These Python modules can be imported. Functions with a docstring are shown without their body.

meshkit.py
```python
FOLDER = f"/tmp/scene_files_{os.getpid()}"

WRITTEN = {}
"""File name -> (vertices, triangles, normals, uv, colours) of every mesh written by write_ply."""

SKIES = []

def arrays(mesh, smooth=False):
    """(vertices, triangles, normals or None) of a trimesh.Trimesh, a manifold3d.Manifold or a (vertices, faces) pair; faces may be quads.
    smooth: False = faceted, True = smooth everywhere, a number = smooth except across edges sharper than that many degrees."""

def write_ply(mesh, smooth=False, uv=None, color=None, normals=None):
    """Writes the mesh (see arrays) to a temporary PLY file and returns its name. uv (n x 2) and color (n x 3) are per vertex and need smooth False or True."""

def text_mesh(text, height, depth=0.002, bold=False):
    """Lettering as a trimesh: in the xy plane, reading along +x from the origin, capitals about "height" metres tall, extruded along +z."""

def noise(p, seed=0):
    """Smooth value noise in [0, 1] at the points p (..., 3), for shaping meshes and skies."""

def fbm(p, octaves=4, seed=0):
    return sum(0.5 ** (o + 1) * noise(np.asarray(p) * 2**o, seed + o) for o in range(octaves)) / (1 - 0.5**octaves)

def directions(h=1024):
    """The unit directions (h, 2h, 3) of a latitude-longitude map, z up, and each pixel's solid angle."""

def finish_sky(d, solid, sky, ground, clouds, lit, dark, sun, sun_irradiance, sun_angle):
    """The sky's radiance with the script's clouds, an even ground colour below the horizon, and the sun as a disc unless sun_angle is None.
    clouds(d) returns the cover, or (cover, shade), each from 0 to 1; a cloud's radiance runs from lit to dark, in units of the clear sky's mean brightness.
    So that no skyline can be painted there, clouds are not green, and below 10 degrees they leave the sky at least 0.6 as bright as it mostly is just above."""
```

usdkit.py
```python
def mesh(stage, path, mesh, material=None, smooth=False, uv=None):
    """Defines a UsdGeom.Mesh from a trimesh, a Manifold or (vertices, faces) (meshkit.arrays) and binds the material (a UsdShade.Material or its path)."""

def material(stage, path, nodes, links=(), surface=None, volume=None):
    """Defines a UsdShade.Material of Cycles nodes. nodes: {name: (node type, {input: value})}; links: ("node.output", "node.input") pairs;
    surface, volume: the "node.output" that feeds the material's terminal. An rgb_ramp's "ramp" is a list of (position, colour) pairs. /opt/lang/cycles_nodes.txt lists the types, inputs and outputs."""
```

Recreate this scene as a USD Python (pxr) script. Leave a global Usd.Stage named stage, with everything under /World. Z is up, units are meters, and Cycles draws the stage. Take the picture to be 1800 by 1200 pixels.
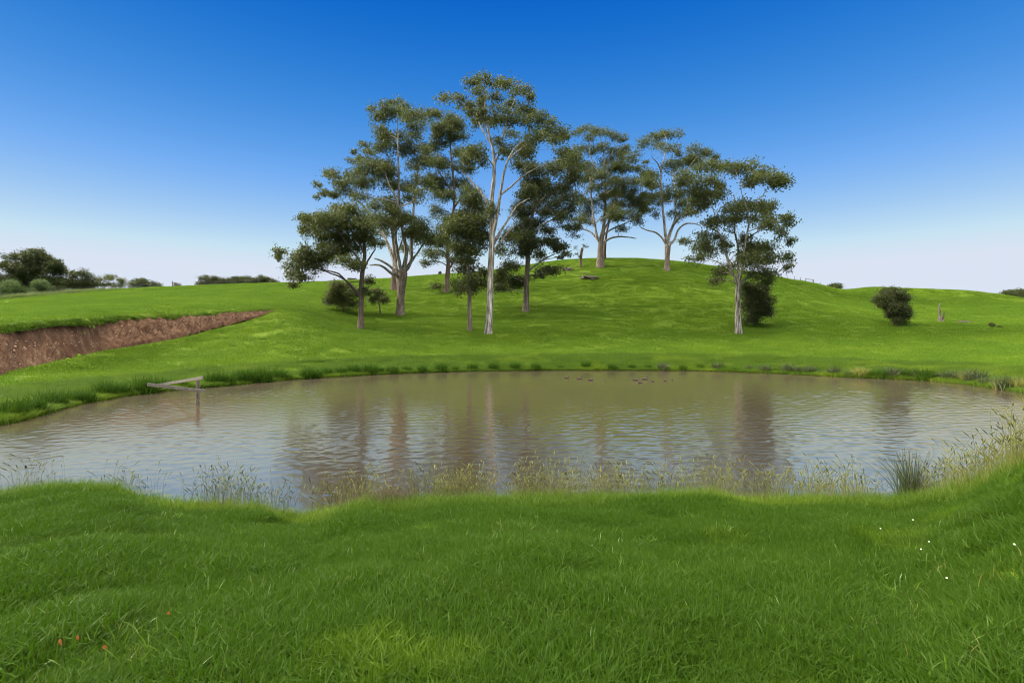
import math, numpy as np, trimesh, manifold3d
from scipy.interpolate import PchipInterpolator, RegularGridInterpolator
import meshkit, usdkit
from pxr import Gf, Sdf, Usd, UsdGeom, UsdLux, UsdShade, Vt

stage = Usd.Stage.CreateInMemory()
UsdGeom.SetStageUpAxis(stage, UsdGeom.Tokens.z)
UsdGeom.SetStageMetersPerUnit(stage, 1.0)
UsdGeom.Xform.Define(stage, '/World')
UsdGeom.Scope.Define(stage, '/World/Looks')

# ------------------------------------------------------------------ camera, sky, sun, exposure
EYE = 4.0                                   # metres above the water
F, CX, HZ = 900.0, 900.0, 590.0             # the photograph's focal length, middle and horizon, in its pixels
cam = UsdGeom.Camera.Define(stage, '/World/camera')
cam.AddTranslateOp().Set(Gf.Vec3d(0, 0, EYE))
cam.AddRotateXOp().Set(90.0)
cam.CreateHorizontalApertureAttr(36.0)
cam.CreateVerticalApertureAttr(24.0)
cam.CreateFocalLengthAttr(18.0)
cam.CreateVerticalApertureOffsetAttr(-0.2)
cam.CreateClippingRangeAttr(Gf.Vec2f(0.05, 20000))
cam.CreateExposureAttr(2.5)

SUN_AZ, SUN_EL = math.radians(-86), math.radians(29)
RIPPLE = 0.036                               # rms slope of the wind ripples on the pond
SUN_DIR = (math.sin(SUN_AZ) * math.cos(SUN_EL), math.cos(SUN_AZ) * math.cos(SUN_EL), math.sin(SUN_EL))
M = lambda name, *a, **k: usdkit.material(stage, '/World/Looks/' + name, *a, **k)
# a clear single scattering sky, graded to the photograph's deep polarised blue, under a thin bright veil of unseen cloud, added overhead to light land and water
sky_look = M('sky', {
    'sky': ('sky_texture', {'sky_type': 'single_scattering', 'sun_disc': False, 'sun_elevation': SUN_EL, 'sun_rotation': SUN_AZ, 'altitude': 100.0,
                            'air_density': 1.0, 'aerosol_density': 0.02, 'ozone_density': 1.0}),
    'g2': ('math', {'math_type': 'multiply_add', 'value3': 1.0}),
    'even': ('mix', {'mix_type': 'divide', 'fac': 1.0}),
    'split': ('separate_color', {}),
    'r': ('map_range', {'range_type': 'smoothstep', 'from_min': 0.8, 'from_max': 3.7, 'to_min': 0.0, 'to_max': 1.24, 'clamp': True}),
    'gr': ('map_range', {'from_min': 1.0, 'from_max': 4.2, 'to_min': 0.006, 'to_max': 1.36, 'clamp': True}),
    'bl': ('map_range', {'from_min': 2.0, 'from_max': 4.2, 'to_min': 0.8, 'to_max': 1.58, 'clamp': True}),
    'graded': ('combine_color', {}),
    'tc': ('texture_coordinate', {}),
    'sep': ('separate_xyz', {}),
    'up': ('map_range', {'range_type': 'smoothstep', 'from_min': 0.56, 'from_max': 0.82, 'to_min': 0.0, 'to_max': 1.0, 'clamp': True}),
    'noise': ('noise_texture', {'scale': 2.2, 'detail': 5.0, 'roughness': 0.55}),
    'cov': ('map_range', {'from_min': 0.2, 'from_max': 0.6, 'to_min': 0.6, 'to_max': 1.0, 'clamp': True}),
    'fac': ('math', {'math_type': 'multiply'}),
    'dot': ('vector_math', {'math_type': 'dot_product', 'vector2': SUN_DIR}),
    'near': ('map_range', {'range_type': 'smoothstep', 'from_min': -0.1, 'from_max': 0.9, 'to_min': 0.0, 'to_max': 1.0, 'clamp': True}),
    'fill_veil': ('mix', {'mix_type': 'mix', 'color1': (7.3, 7.4, 7.1), 'color2': (13.8, 12.6, 9.4)}),
    'mix': ('mix', {'mix_type': 'mix'}),
    'bg': ('background_shader', {'strength': 0.1}),
}, [('dot.value', 'g2.value1'), ('dot.value', 'g2.value2'), ('sky.color', 'even.color1'), ('g2.value', 'even.color2'), ('even.color', 'split.color'), ('split.r', 'r.value'), ('split.g', 'gr.value'), ('split.b', 'bl.value'), ('r.result', 'graded.r'), ('gr.result', 'graded.g'), ('bl.result', 'graded.b'),
    ('tc.generated', 'sep.vector'), ('sep.z', 'up.value'), ('tc.generated', 'dot.vector1'), ('dot.value', 'near.value'), ('near.result', 'fill_veil.fac'),
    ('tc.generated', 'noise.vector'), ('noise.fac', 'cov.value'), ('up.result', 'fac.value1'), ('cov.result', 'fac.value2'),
    ('graded.color', 'mix.color1'), ('fill_veil.color', 'mix.color2'), ('fac.value', 'mix.fac'), ('mix.color', 'bg.color')], surface='bg.background')
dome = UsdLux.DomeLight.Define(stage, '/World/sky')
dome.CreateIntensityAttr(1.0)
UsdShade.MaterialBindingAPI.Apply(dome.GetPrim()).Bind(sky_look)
dome.GetPrim().SetCustomDataByKey('kind', 'structure')

sun = UsdLux.DistantLight.Define(stage, '/World/sun')
sun.CreateNormalizeAttr(True) if hasattr(sun, 'CreateNormalizeAttr') else UsdLux.LightAPI(sun).CreateNormalizeAttr(True)
sun.CreateIntensityAttr(0.4)
sun.CreateAngleAttr(11.0)
sun.CreateColorAttr(Gf.Vec3f(1.0, 0.9, 0.74))
sun.AddRotateZOp().Set(-math.degrees(SUN_AZ))
sun.AddRotateXOp().Set(-(90 - math.degrees(SUN_EL)))

# ------------------------------------------------------------------ helpers
used = {}


def numbered(path):
    if path not in used:
        used[path] = 0
        return path
    used[path] += 1
    return f'{path}_{used[path]:03d}'


def tag(p, label=None, cat=None, group=None, kind=None):
    for k, v in (('label', label), ('category', cat), ('group', group), ('kind', kind)):
        if v:
            p.SetCustomDataByKey(k, v)
    return p


def thing(name, label, cat, loc=(0, 0, 0), rz=0.0, group=None, scale=None):
    x = UsdGeom.Xform.Define(stage, numbered('/World/' + name))
    x.AddTranslateOp().Set(Gf.Vec3d(*map(float, loc)))
    if rz:
        x.AddRotateZOp().Set(float(math.degrees(rz)))
    if scale is not None:
        x.AddScaleOp().Set(Gf.Vec3f(*map(float, np.broadcast_to(scale, 3))))
    return tag(x.GetPrim(), label, cat, group)


def part(name, mesh, mat, parent=None, smooth=False, off=(0, 0, 0)):
    """One mesh under a thing; off is the thing's base when the mesh was made in world coordinates."""
    path = numbered((str(parent.GetPath()) if parent else '/World') + '/' + name)
    if isinstance(mesh, list):
        mesh = join(mesh)
    if isinstance(mesh, tuple):
        mesh = (np.asarray(mesh[0], float) - np.asarray(off, float), mesh[1])
    return usdkit.mesh(stage, path, mesh, mat, smooth=smooth).GetPrim()


def copy_of(src, loc, rz=0.0, label=None, scale=None, group=None):
    was = src.GetCustomData()
    t = thing(src.GetName().rstrip('0123456789').rstrip('_'), label or was['label'], was['category'], loc, rz, group or was.get('group'), scale)
    t.GetReferences().AddInternalReference(src.GetPath())
    t.SetInstanceable(True)
    return t


def join(parts):
    vs, fs, n = [], [], 0
    for v, f in parts:
        vs.append(np.asarray(v, float)); fs.append(np.asarray(f, int) + n); n += len(v)
    return np.vstack(vs), np.vstack(fs)


def at(px, py, Y):
    """A point of the place from where it shows in the photograph and its distance."""
    return np.array([(px - CX) / F * Y, Y, EYE - (py - HZ) / F * Y])


def tube(P, R, sides=8, cap=True, rough=0.0, rng=None):
    P, R = np.asarray(P, float), np.asarray(R, float)
    n = len(P)
    T = np.gradient(P, axis=0)
    T /= np.linalg.norm(T, axis=1, keepdims=True) + 1e-9
    ref = np.array([0.13, 0.98, 0.11]) if abs(T[:, 1]).mean() < 0.8 else np.array([0.1, 0.1, 0.99])
    A = np.cross(T, ref); A /= np.linalg.norm(A, axis=1, keepdims=True) + 1e-9
    B = np.cross(T, A)
    a = np.linspace(0, 2 * np.pi, sides, endpoint=False)
    rr = R[:, None] * np.ones((1, sides))
    if rough and rng is not None:
        rr = rr * (1 + rough * rng.normal(size=(1, sides)) * 0.8 + rough * 0.5 * rng.normal(size=(n, sides)))
    V = P[:, None] + rr[..., None] * (np.cos(a)[None, :, None] * A[:, None] + np.sin(a)[None, :, None] * B[:, None])
    V = V.reshape(-1, 3)
    i, j = np.meshgrid(np.arange(n - 1), np.arange(sides), indexing='ij')
    q = np.stack([i * sides + j, i * sides + (j + 1) % sides, (i + 1) * sides + (j + 1) % sides, (i + 1) * sides + j], -1).reshape(-1, 4)
    Fc = np.vstack([q[:, [0, 2, 1]], q[:, [0, 3, 2]]])
    if cap:
        V = np.vstack([V, P[0], P[-1]])
        k = np.arange(sides)
        Fc = np.vstack([Fc, np.stack([np.full(sides, len(V) - 2), k, (k + 1) % sides], 1)[:, [0, 1, 2]],
                        np.stack([np.full(sides, len(V) - 1), (n - 1) * sides + (k + 1) % sides, (n - 1) * sides + k], 1)])
    return V, Fc


def curve(P, n):
    P = np.asarray(P, float)
    if len(P) == 2:
        return P[0] + (P[1] - P[0]) * np.linspace(0, 1, n)[:, None]
    s = np.r_[0, np.cumsum(np.linalg.norm(np.diff(P, axis=0), axis=1))]
    return PchipInterpolator(s, P)(np.linspace(0, s[-1], n))


def box(sx, sy, sz, loc=(0, 0, 0), bevel=0.0):
    if bevel:
        m = manifold3d.Manifold.batch_hull([manifold3d.Manifold.cube([sx - (2 * bevel if k != 0 else 0), sy - (2 * bevel if k != 1 else 0), sz - (2 * bevel if k != 2 else 0)], True) for k in range(3)])
        v, f, _ = meshkit.arrays(m)
    else:
        m = trimesh.creation.box([sx, sy, sz]); v, f = np.array(m.vertices), np.array(m.faces)
    return v + np.asarray(loc), f


def hull_body(joints, bones, edge=0.05, iters=6):
    """One continuous body: hulls of spheres along bones, joined, refined and smoothed."""
    def ball(p, r):
        return manifold3d.Manifold.sphere(r, 20).translate([float(c) for c in p])
    parts_ = [manifold3d.Manifold.batch_hull([ball(joints[a][0], joints[a][1]), ball(joints[b][0], joints[b][1])]) for a, b in bones]
    m = manifold3d.Manifold.batch_boolean(parts_, manifold3d.OpType.Add).refine_to_length(edge)
    v, f, _ = meshkit.arrays(m)
    t = trimesh.Trimesh(v, f, process=True)
    trimesh.smoothing.filter_taubin(t, iterations=iters)
    return np.array(t.vertices), np.array(t.faces)


# ------------------------------------------------------------------ materials
def tone(name, ramp, scale=3.0, detail=4.0, rough=0.8, stretch=(1, 1, 1), island=0.0, transl=0.0, bump=0.0, spec=0.3, tcol=None):
    """Diffuse colour from noise through a ramp, each separate blade or leaf a little different; transl makes it a thin leaf."""
    nodes = {'g': ('geometry', {}), 'map': ('mapping', {'scale': stretch}), 'n': ('noise_texture', {'scale': scale, 'detail': detail, 'roughness': 0.6}),
             'r': ('rgb_ramp', {'ramp': ramp}), 'p': ('principled_bsdf', {'roughness': rough, 'specular_ior_level': spec})}
    links = [('g.position', 'map.vector'), ('map.vector', 'n.vector')]
    if island:
        nodes['i'] = ('math', {'math_type': 'multiply_add', 'value2': island, 'value3': -island / 2})
        nodes['a'] = ('math', {'math_type': 'add', 'use_clamp': True})
        links += [('g.random_per_island', 'i.value1'), ('n.fac', 'a.value1'), ('i.value', 'a.value2'), ('a.value', 'r.fac')]
    else:
        links += [('n.fac', 'r.fac')]
    links += [('r.color', 'p.base_color')]
    if bump:
        nodes['b'] = ('bump', {'strength': 1.0, 'distance': bump}); links += [('n.fac', 'b.height'), ('b.normal', 'p.normal')]
    out = 'p.BSDF'
    if transl:
        nodes['t'] = ('translucent_bsdf', {}); nodes['mx'] = ('mix_closure', {'fac': transl})
        nodes['tc'] = ('mix', {'mix_type': 'multiply', 'fac': 1.0, 'color2': tcol or (1.2, 1.3, 0.6)})
        links += [('r.color', 'tc.color1'), ('tc.color', 't.color'), ('p.BSDF', 'mx.closure1'), ('t.BSDF', 'mx.closure2')]
        out = 'mx.closure'
    return M(name, nodes, links, surface=out)


ground_look = M('pasture', {
    'g': ('geometry', {}), 'n1': ('noise_texture', {'scale': 0.06, 'detail': 4.0, 'roughness': 0.6}), 'n2': ('noise_texture', {'scale': 1.6, 'detail': 6.0, 'roughness': 0.75}),
    'map': ('mapping', {'scale': (0.6, 1.0, 1.0)}),
    'n3': ('noise_texture', {'scale': 12.0, 'detail': 3.0, 'roughness': 0.7}),
    'm': ('mix_float', {'fac': 0.5}), 'r': ('rgb_ramp', {'ramp': [(0.28, (0.05, 0.088, 0.006)), (0.5, (0.07, 0.115, 0.007)), (0.72, (0.095, 0.14, 0.01))]}),
    'sz': ('separate_xyz', {}), 'zm': ('map_range', {'range_type': 'smoothstep', 'from_min': 0.02, 'from_max': 0.3, 'clamp': True}), 'mud': ('mix', {'color1': (0.05, 0.034, 0.02)}),
    'b': ('bump', {'strength': 0.5, 'distance': 0.05}), 'p': ('principled_bsdf', {'roughness': 0.95, 'specular_ior_level': 0.1})},
    [('g.position', 'n1.vector'), ('g.position', 'map.vector'), ('map.vector', 'n2.vector'), ('map.vector', 'n3.vector'), ('n1.fac', 'm.a'), ('n2.fac', 'm.b'), ('m.result', 'r.fac'),
     ('g.position', 'sz.vector'), ('sz.z', 'zm.value'), ('zm.result', 'mud.fac'), ('r.color', 'mud.color2'), ('mud.color', 'p.base_color'), ('n2.fac', 'b.height'), ('b.normal', 'p.normal')], surface='p.BSDF')
water_look = M('pond_water', {
    'g': ('geometry', {}), 'm1': ('mapping', {'scale': (1.0, 1.9, 1.0), 'rotation': (0, 0, 0.25)}), 'm2': ('mapping', {'scale': (1.0, 1.6, 1.0), 'rotation': (0, 0, -0.5)}),
    'n1': ('noise_texture', {'scale': 4.0, 'detail': 3.0, 'roughness': 0.55, 'distortion': 0.6}), 'n2': ('noise_texture', {'scale': 9.0, 'detail': 2.0, 'roughness': 0.5, 'distortion': 0.4}),
    'n0': ('noise_texture', {'scale': 0.09, 'detail': 3.0, 'roughness': 0.6}),
    'amp': ('map_range', {'from_min': 0.35, 'from_max': 0.62, 'to_min': 0.35, 'to_max': 1.0, 'clamp': True}),
    's': ('math', {'math_type': 'multiply_add', 'value2': 0.4}), 'h': ('math', {'math_type': 'multiply'}),
    'b': ('bump', {'strength': 1.0, 'distance': 0.005}),
    'mud': ('noise_texture', {'scale': 0.2, 'detail': 3.0}), 'mr': ('rgb_ramp', {'ramp': [(0.3, (0.013, 0.008, 0.004)), (0.7, (0.018, 0.0115, 0.006))]}),
    'p': ('principled_bsdf', {'roughness': 0.08, 'ior': 9.0, 'specular_ior_level': 0.5, 'specular_tint': (1.0, 0.86, 0.66)}),
    'q': ('principled_bsdf', {'roughness': 0.56, 'ior': 2.6, 'specular_ior_level': 0.5, 'specular_tint': (1.0, 0.98, 0.96)}), 'mx': ('mix_closure', {'fac': 0.035})},
    [('g.position', 'm1.vector'), ('g.position', 'm2.vector'), ('m1.vector', 'n1.vector'), ('m2.vector', 'n2.vector'), ('g.position', 'n0.vector'), ('n0.fac', 'amp.value'),
     ('n2.fac', 's.value1'), ('n1.fac', 's.value3'), ('s.value', 'h.value1'), ('amp.result', 'h.value2'), ('h.value', 'b.height'), ('b.normal', 'p.normal'),
     ('g.position', 'mud.vector'), ('mud.fac', 'mr.fac'), ('mr.color', 'p.base_color'), ('mr.color', 'q.base_color'), ('p.BSDF', 'mx.closure1'), ('q.BSDF', 'mx.closure2')], surface='mx.closure')
G = dict(
    lawn=tone('lawn_blade', [(0.1, (0.034, 0.075, 0.005)), (0.42, (0.125, 0.2, 0.012)), (0.68, (0.23, 0.3, 0.024)), (0.95, (0.38, 0.38, 0.1))], scale=0.55, island=1.0, transl=0.36, rough=0.6, spec=0.12),
    hill=tone('hill_blade', [(0.15, (0.076, 0.14, 0.009)), (0.5, (0.12, 0.19, 0.012)), (0.85, (0.185, 0.24, 0.02))], scale=0.15, island=0.6, transl=0.3, rough=0.7, spec=0.2),
    bank=tone('bank_blade', [(0.15, (0.06, 0.11, 0.009)), (0.5, (0.15, 0.21, 0.016)), (0.85, (0.29, 0.3, 0.05))], scale=0.25, island=0.7, transl=0.3, rough=0.6, spec=0.2),
    weed=tone('weed_leaf', [(0.2, (0.026, 0.06, 0.006)), (0.5, (0.075, 0.13, 0.011)), (0.85, (0.16, 0.2, 0.025))], scale=0.8, island=0.7, transl=0.25, rough=0.8, spec=0.08),
    mound=tone('dead_tussock', [(0.2, (0.06, 0.045, 0.022)), (0.5, (0.14, 0.105, 0.05)), (0.85, (0.26, 0.2, 0.1))], scale=2.0, island=0.9, transl=0.15),
    coarse=tone('coarse_blade', [(0.2, (0.07, 0.13, 0.012)), (0.5, (0.13, 0.21, 0.022)), (0.85, (0.2, 0.28, 0.05))], scale=0.9, island=0.8, transl=0.35, rough=0.45, spec=0.4),
    dry=tone('dry_stem', [(0.2, (0.13, 0.14, 0.035)), (0.5, (0.27, 0.235, 0.09)), (0.8, (0.46, 0.36, 0.2))], scale=1.5, island=0.8, transl=0.25, rough=0.7),
    pale=tone('pale_grass', [(0.2, (0.1, 0.13, 0.05)), (0.5, (0.17, 0.2, 0.09)), (0.8, (0.27, 0.26, 0.16))], scale=0.4, island=0.7, transl=0.3, rough=0.7),
    rush=tone('rush_stem', [(0.2, (0.035, 0.05, 0.015)), (0.5, (0.085, 0.105, 0.03)), (0.85, (0.18, 0.165, 0.06))], scale=2.0, island=0.9, rough=0.5),
    seed=tone('seed_head', [(0.2, (0.06, 0.045, 0.025)), (0.8, (0.12, 0.09, 0.05))], scale=9, island=0.8),
    leaf=tone('gum_leaf', [(0.15, (0.05, 0.062, 0.016)), (0.45, (0.125, 0.142, 0.037)), (0.7, (0.23, 0.24, 0.075)), (0.95, (0.27, 0.19, 0.08))], scale=0.45, island=0.8, transl=0.3, rough=0.5, spec=0.3),
    leaf2=tone('dark_leaf', [(0.2, (0.036, 0.046, 0.012)), (0.5, (0.078, 0.096, 0.026)), (0.85, (0.14, 0.16, 0.048))], scale=0.5, island=0.8, transl=0.25, rough=0.5, spec=0.3),
    leaf3=tone('bright_leaf', [(0.2, (0.05, 0.085, 0.02)), (0.5, (0.09, 0.14, 0.035)), (0.85, (0.16, 0.18, 0.06))], scale=0.5, island=0.7, transl=0.25, rough=0.5),
    bark=tone('pale_bark', [(0.34, (0.05, 0.038, 0.03)), (0.44, (0.1, 0.085, 0.07)), (0.54, (0.2, 0.185, 0.165)), (0.66, (0.34, 0.325, 0.3))], scale=3.0, stretch=(1.6, 1.6, 0.22), bump=0.05),
    stringy=tone('stringy_bark', [(0.25, (0.033, 0.021, 0.015)), (0.45, (0.075, 0.054, 0.041)), (0.58, (0.13, 0.105, 0.085)), (0.76, (0.27, 0.24, 0.21))], scale=3.5, stretch=(2.2, 2.2, 0.18), bump=0.06),
    brown=tone('brown_bark', [(0.25, (0.03, 0.019, 0.013)), (0.5, (0.072, 0.049, 0.036)), (0.75, (0.15, 0.11, 0.085))], scale=4.0, stretch=(2, 2, 0.3), bump=0.05),
    twig=tone('twig_bark', [(0.3, (0.09, 0.07, 0.055)), (0.7, (0.25, 0.22, 0.19))], scale=3.0),
    timber=tone('weathered_timber', [(0.3, (0.028, 0.025, 0.021)), (0.5, (0.062, 0.058, 0.05)), (0.7, (0.11, 0.105, 0.092))], scale=9.0, stretch=(0.5, 0.5, 3.0), bump=0.01),
    post=tone('dark_post', [(0.3, (0.035, 0.028, 0.024)), (0.7, (0.085, 0.07, 0.06))], scale=8.0, stretch=(2, 2, 0.3), bump=0.015),
    dead=tone('dead_wood', [(0.3, (0.035, 0.027, 0.021)), (0.5, (0.09, 0.073, 0.06)), (0.72, (0.19, 0.165, 0.14))], scale=5.0, stretch=(2, 2, 0.35), bump=0.04),
    char=tone('charred_wood', [(0.35, (0.015, 0.012, 0.011)), (0.65, (0.06, 0.05, 0.045))], scale=5.0, bump=0.02),
    cow=tone('black_hide', [(0.3, (0.008, 0.007, 0.007)), (0.7, (0.018, 0.015, 0.014))], scale=4.0, rough=0.6),
    duck=tone('duck_feather', [(0.3, (0.02, 0.016, 0.012)), (0.7, (0.06, 0.045, 0.032))], scale=14.0, rough=0.7),
    duck_head=tone('duck_head', [(0.3, (0.015, 0.014, 0.012)), (0.7, (0.03, 0.027, 0.022))], scale=14.0, rough=0.6),
    bill=tone('duck_bill', [(0.3, (0.05, 0.045, 0.04)), (0.7, (0.08, 0.07, 0.06))], scale=14.0, rough=0.4),
    petal=tone('clover_petal', [(0.3, (0.6, 0.58, 0.5)), (0.7, (0.8, 0.78, 0.72))], scale=60.0),
    fallen=tone('fallen_leaf', [(0.3, (0.2, 0.055, 0.015)), (0.7, (0.36, 0.12, 0.03))], scale=40.0, transl=0.2, tcol=(1, 0.8, 0.5)),
    wire=tone('fence_wire', [(0.3, (0.2, 0.2, 0.2)), (0.7, (0.3, 0.3, 0.3))], scale=2.0, rough=0.4),
    stone=tone('pale_stone', [(0.2, (0.2, 0.12, 0.08)), (0.5, (0.34, 0.24, 0.17)), (0.8, (0.5, 0.42, 0.34))], scale=1.0, island=0.9, bump=0.02),
)
soil_look = M('red_soil', {
    'g': ('geometry', {}), 'm': ('mapping', {'scale': (1.0, 1.0, 0.2)}), 'n': ('noise_texture', {'scale': 1.3, 'detail': 7.0, 'roughness': 0.68}),
    'r': ('rgb_ramp', {'ramp': [(0.3, (0.012, 0.006, 0.004)), (0.42, (0.034, 0.016, 0.009)), (0.53, (0.06, 0.031, 0.018)), (0.63, (0.1, 0.064, 0.04)), (0.75, (0.21, 0.155, 0.1))]}),
    'f': ('noise_texture', {'scale': 9.0, 'detail': 4.0, 'roughness': 0.7}), 'fm': ('mix_float', {'fac': 0.35}),
    'b': ('bump', {'strength': 1.0, 'distance': 0.12}), 'p': ('principled_bsdf', {'roughness': 0.95, 'specular_ior_level': 0.1})},
    [('g.position', 'm.vector'), ('m.vector', 'n.vector'), ('g.position', 'f.vector'), ('n.fac', 'fm.a'), ('f.fac', 'fm.b'), ('fm.result', 'r.fac'), ('r.color', 'p.base_color'),
     ('f.fac', 'b.height'), ('b.normal', 'p.normal')], surface='p.BSDF')

# ------------------------------------------------------------------ the land: heights along lines of sight, from the photograph
def table(d):
    k = sorted(d)
    f = PchipInterpolator(k, np.array([d[i] for i in k], float))
    return lambda px: f(np.clip(px, k[0], k[-1]))


lip = table({-900: (855, 9), -300: (860, 9.5), 0: (874, 9.8), 60: (862, 10), 110: (858, 10), 180: (862, 10), 240: (884, 9.6), 320: (899, 9.3), 450: (905, 9.3), 540: (914, 9.4), 580: (911, 9.4), 640: (893, 9.6), 760: (892, 9.6),
             900: (886, 9.6), 1100: (885, 9.6), 1300: (886, 9.6), 1480: (888, 9.5), 1570: (892, 9.4), 1630: (884, 9.2), 1690: (872, 8.6), 1745: (854, 7.9), 1800: (828, 7.3), 1900: (795, 6.8), 2700: (770, 6.8)})
shore_near = table({-900: 12.5, -500: 12.5, 0: 12.2, 150: 12.4, 260: 11.6, 450: 11.0, 580: 10.9, 700: 11.4, 1000: 11.5, 1500: 11.4, 1650: 11.0, 1800: 10.0, 2100: 10.5, 2700: 12})
shore_far = table({-900: 14.5, -500: 15.2, -200: 19.5, 0: 23.2, 60: 25.8, 130: 29.5, 250: 35.3, 330: 38.5, 400: 41, 500: 46, 600: 50, 700: 54, 850: 57.6, 1000: 59, 1200: 58.4, 1350: 54.5, 1500: 49, 1620: 45.8, 1700: 42, 1800: 36, 2000: 28, 2300: 20, 2700: 15})
rim = table({-900: (735, 18), -400: (728, 21), 0: (702, 28), 130: (684, 35), 250: (671, 41), 400: (656, 48), 500: (650, 52.5), 600: (644, 56), 700: (638, 60), 850: (634, 62.6), 1000: (632, 63.6), 1200: (633, 63), 1350: (636, 59), 1500: (643, 53), 1620: (647, 50), 1700: (652, 46), 1800: (661, 40.5), 2000: (672, 33), 2700: (700, 21)})
foot = table({-900: (720, 22), -300: (690, 33), 0: (659, 40), 50: (645, 43), 100: (634, 46.5), 200: (611, 55), 300: (593, 61.5), 400: (570, 69.5), 460: (556, 75), 480: (549, 77), 600: (585, 74), 700: (600, 74), 850: (611, 72), 1000: (613, 71.5), 1200: (612, 71.5), 1350: (616, 67), 1500: (622, 61), 1650: (625, 58), 1800: (630, 52), 2200: (640, 40), 2700: (650, 32)})
brow = table({-900: (640, 27), -300: (600, 38), 0: (574, 43.5), 50: (569, 46.5), 100: (565, 50), 150: (562, 53), 200: (558, 58), 250: (555, 61), 330: (552, 67), 420: (547, 74), 480: (545, 78.5), 634: (574, 83), 704: (580, 82), 858: (586, 80.5), 1000: (588, 80), 1200: (590, 80), 1298: (587, 80), 1400: (592, 77), 1600: (596, 73), 1800: (604, 66), 2200: (600, 56), 2700: (600, 48)})
mid1 = table({-900: (590, 45), 0: (547, 68), 200: (534, 84), 400: (524, 98), 600: (530, 102), 704: (540, 101), 858: (542, 100), 924: (543, 99), 1055: (540, 99), 1172: (538, 98), 1298: (545, 97), 1400: (556, 91), 1500: (564, 87), 1570: (571, 86), 1650: (562, 91), 1800: (570, 84), 2700: (570, 80)})
mid2 = table({-900: (560, 80), 0: (533, 92), 200: (517, 110), 400: (508, 122), 600: (502, 126), 785: (508, 118), 924: (490, 122), 1000: (480, 123), 1055: (471, 123.5), 1172: (478, 119), 1300: (494, 118), 1400: (516, 112), 1500: (531, 112), 1600: (520, 130), 1700: (520, 128), 1800: (535, 115), 2700: (545, 100)})
crest = table({-900: (535, 100), -200: (540, 100), 0: (527, 107), 60: (520.5, 111), 120: (515.5, 117), 200: (510, 125), 300: (505, 135), 400: (501.5, 138), 500: (498, 140), 600: (494, 142), 700: (488, 143), 785: (482, 144), 860: (476, 145), 920: (468, 144), 1000: (457.5, 142), 1060: (454.5, 140), 1110: (455.5, 140), 1200: (462, 138), 1300: (475, 137), 1370: (488, 136), 1430: (499, 137), 1485: (509.5, 146), 1540: (503, 158), 1600: (500, 163), 1680: (501, 160), 1750: (509, 150), 1800: (519, 142), 1950: (535, 130), 2700: (545, 120)})


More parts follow.
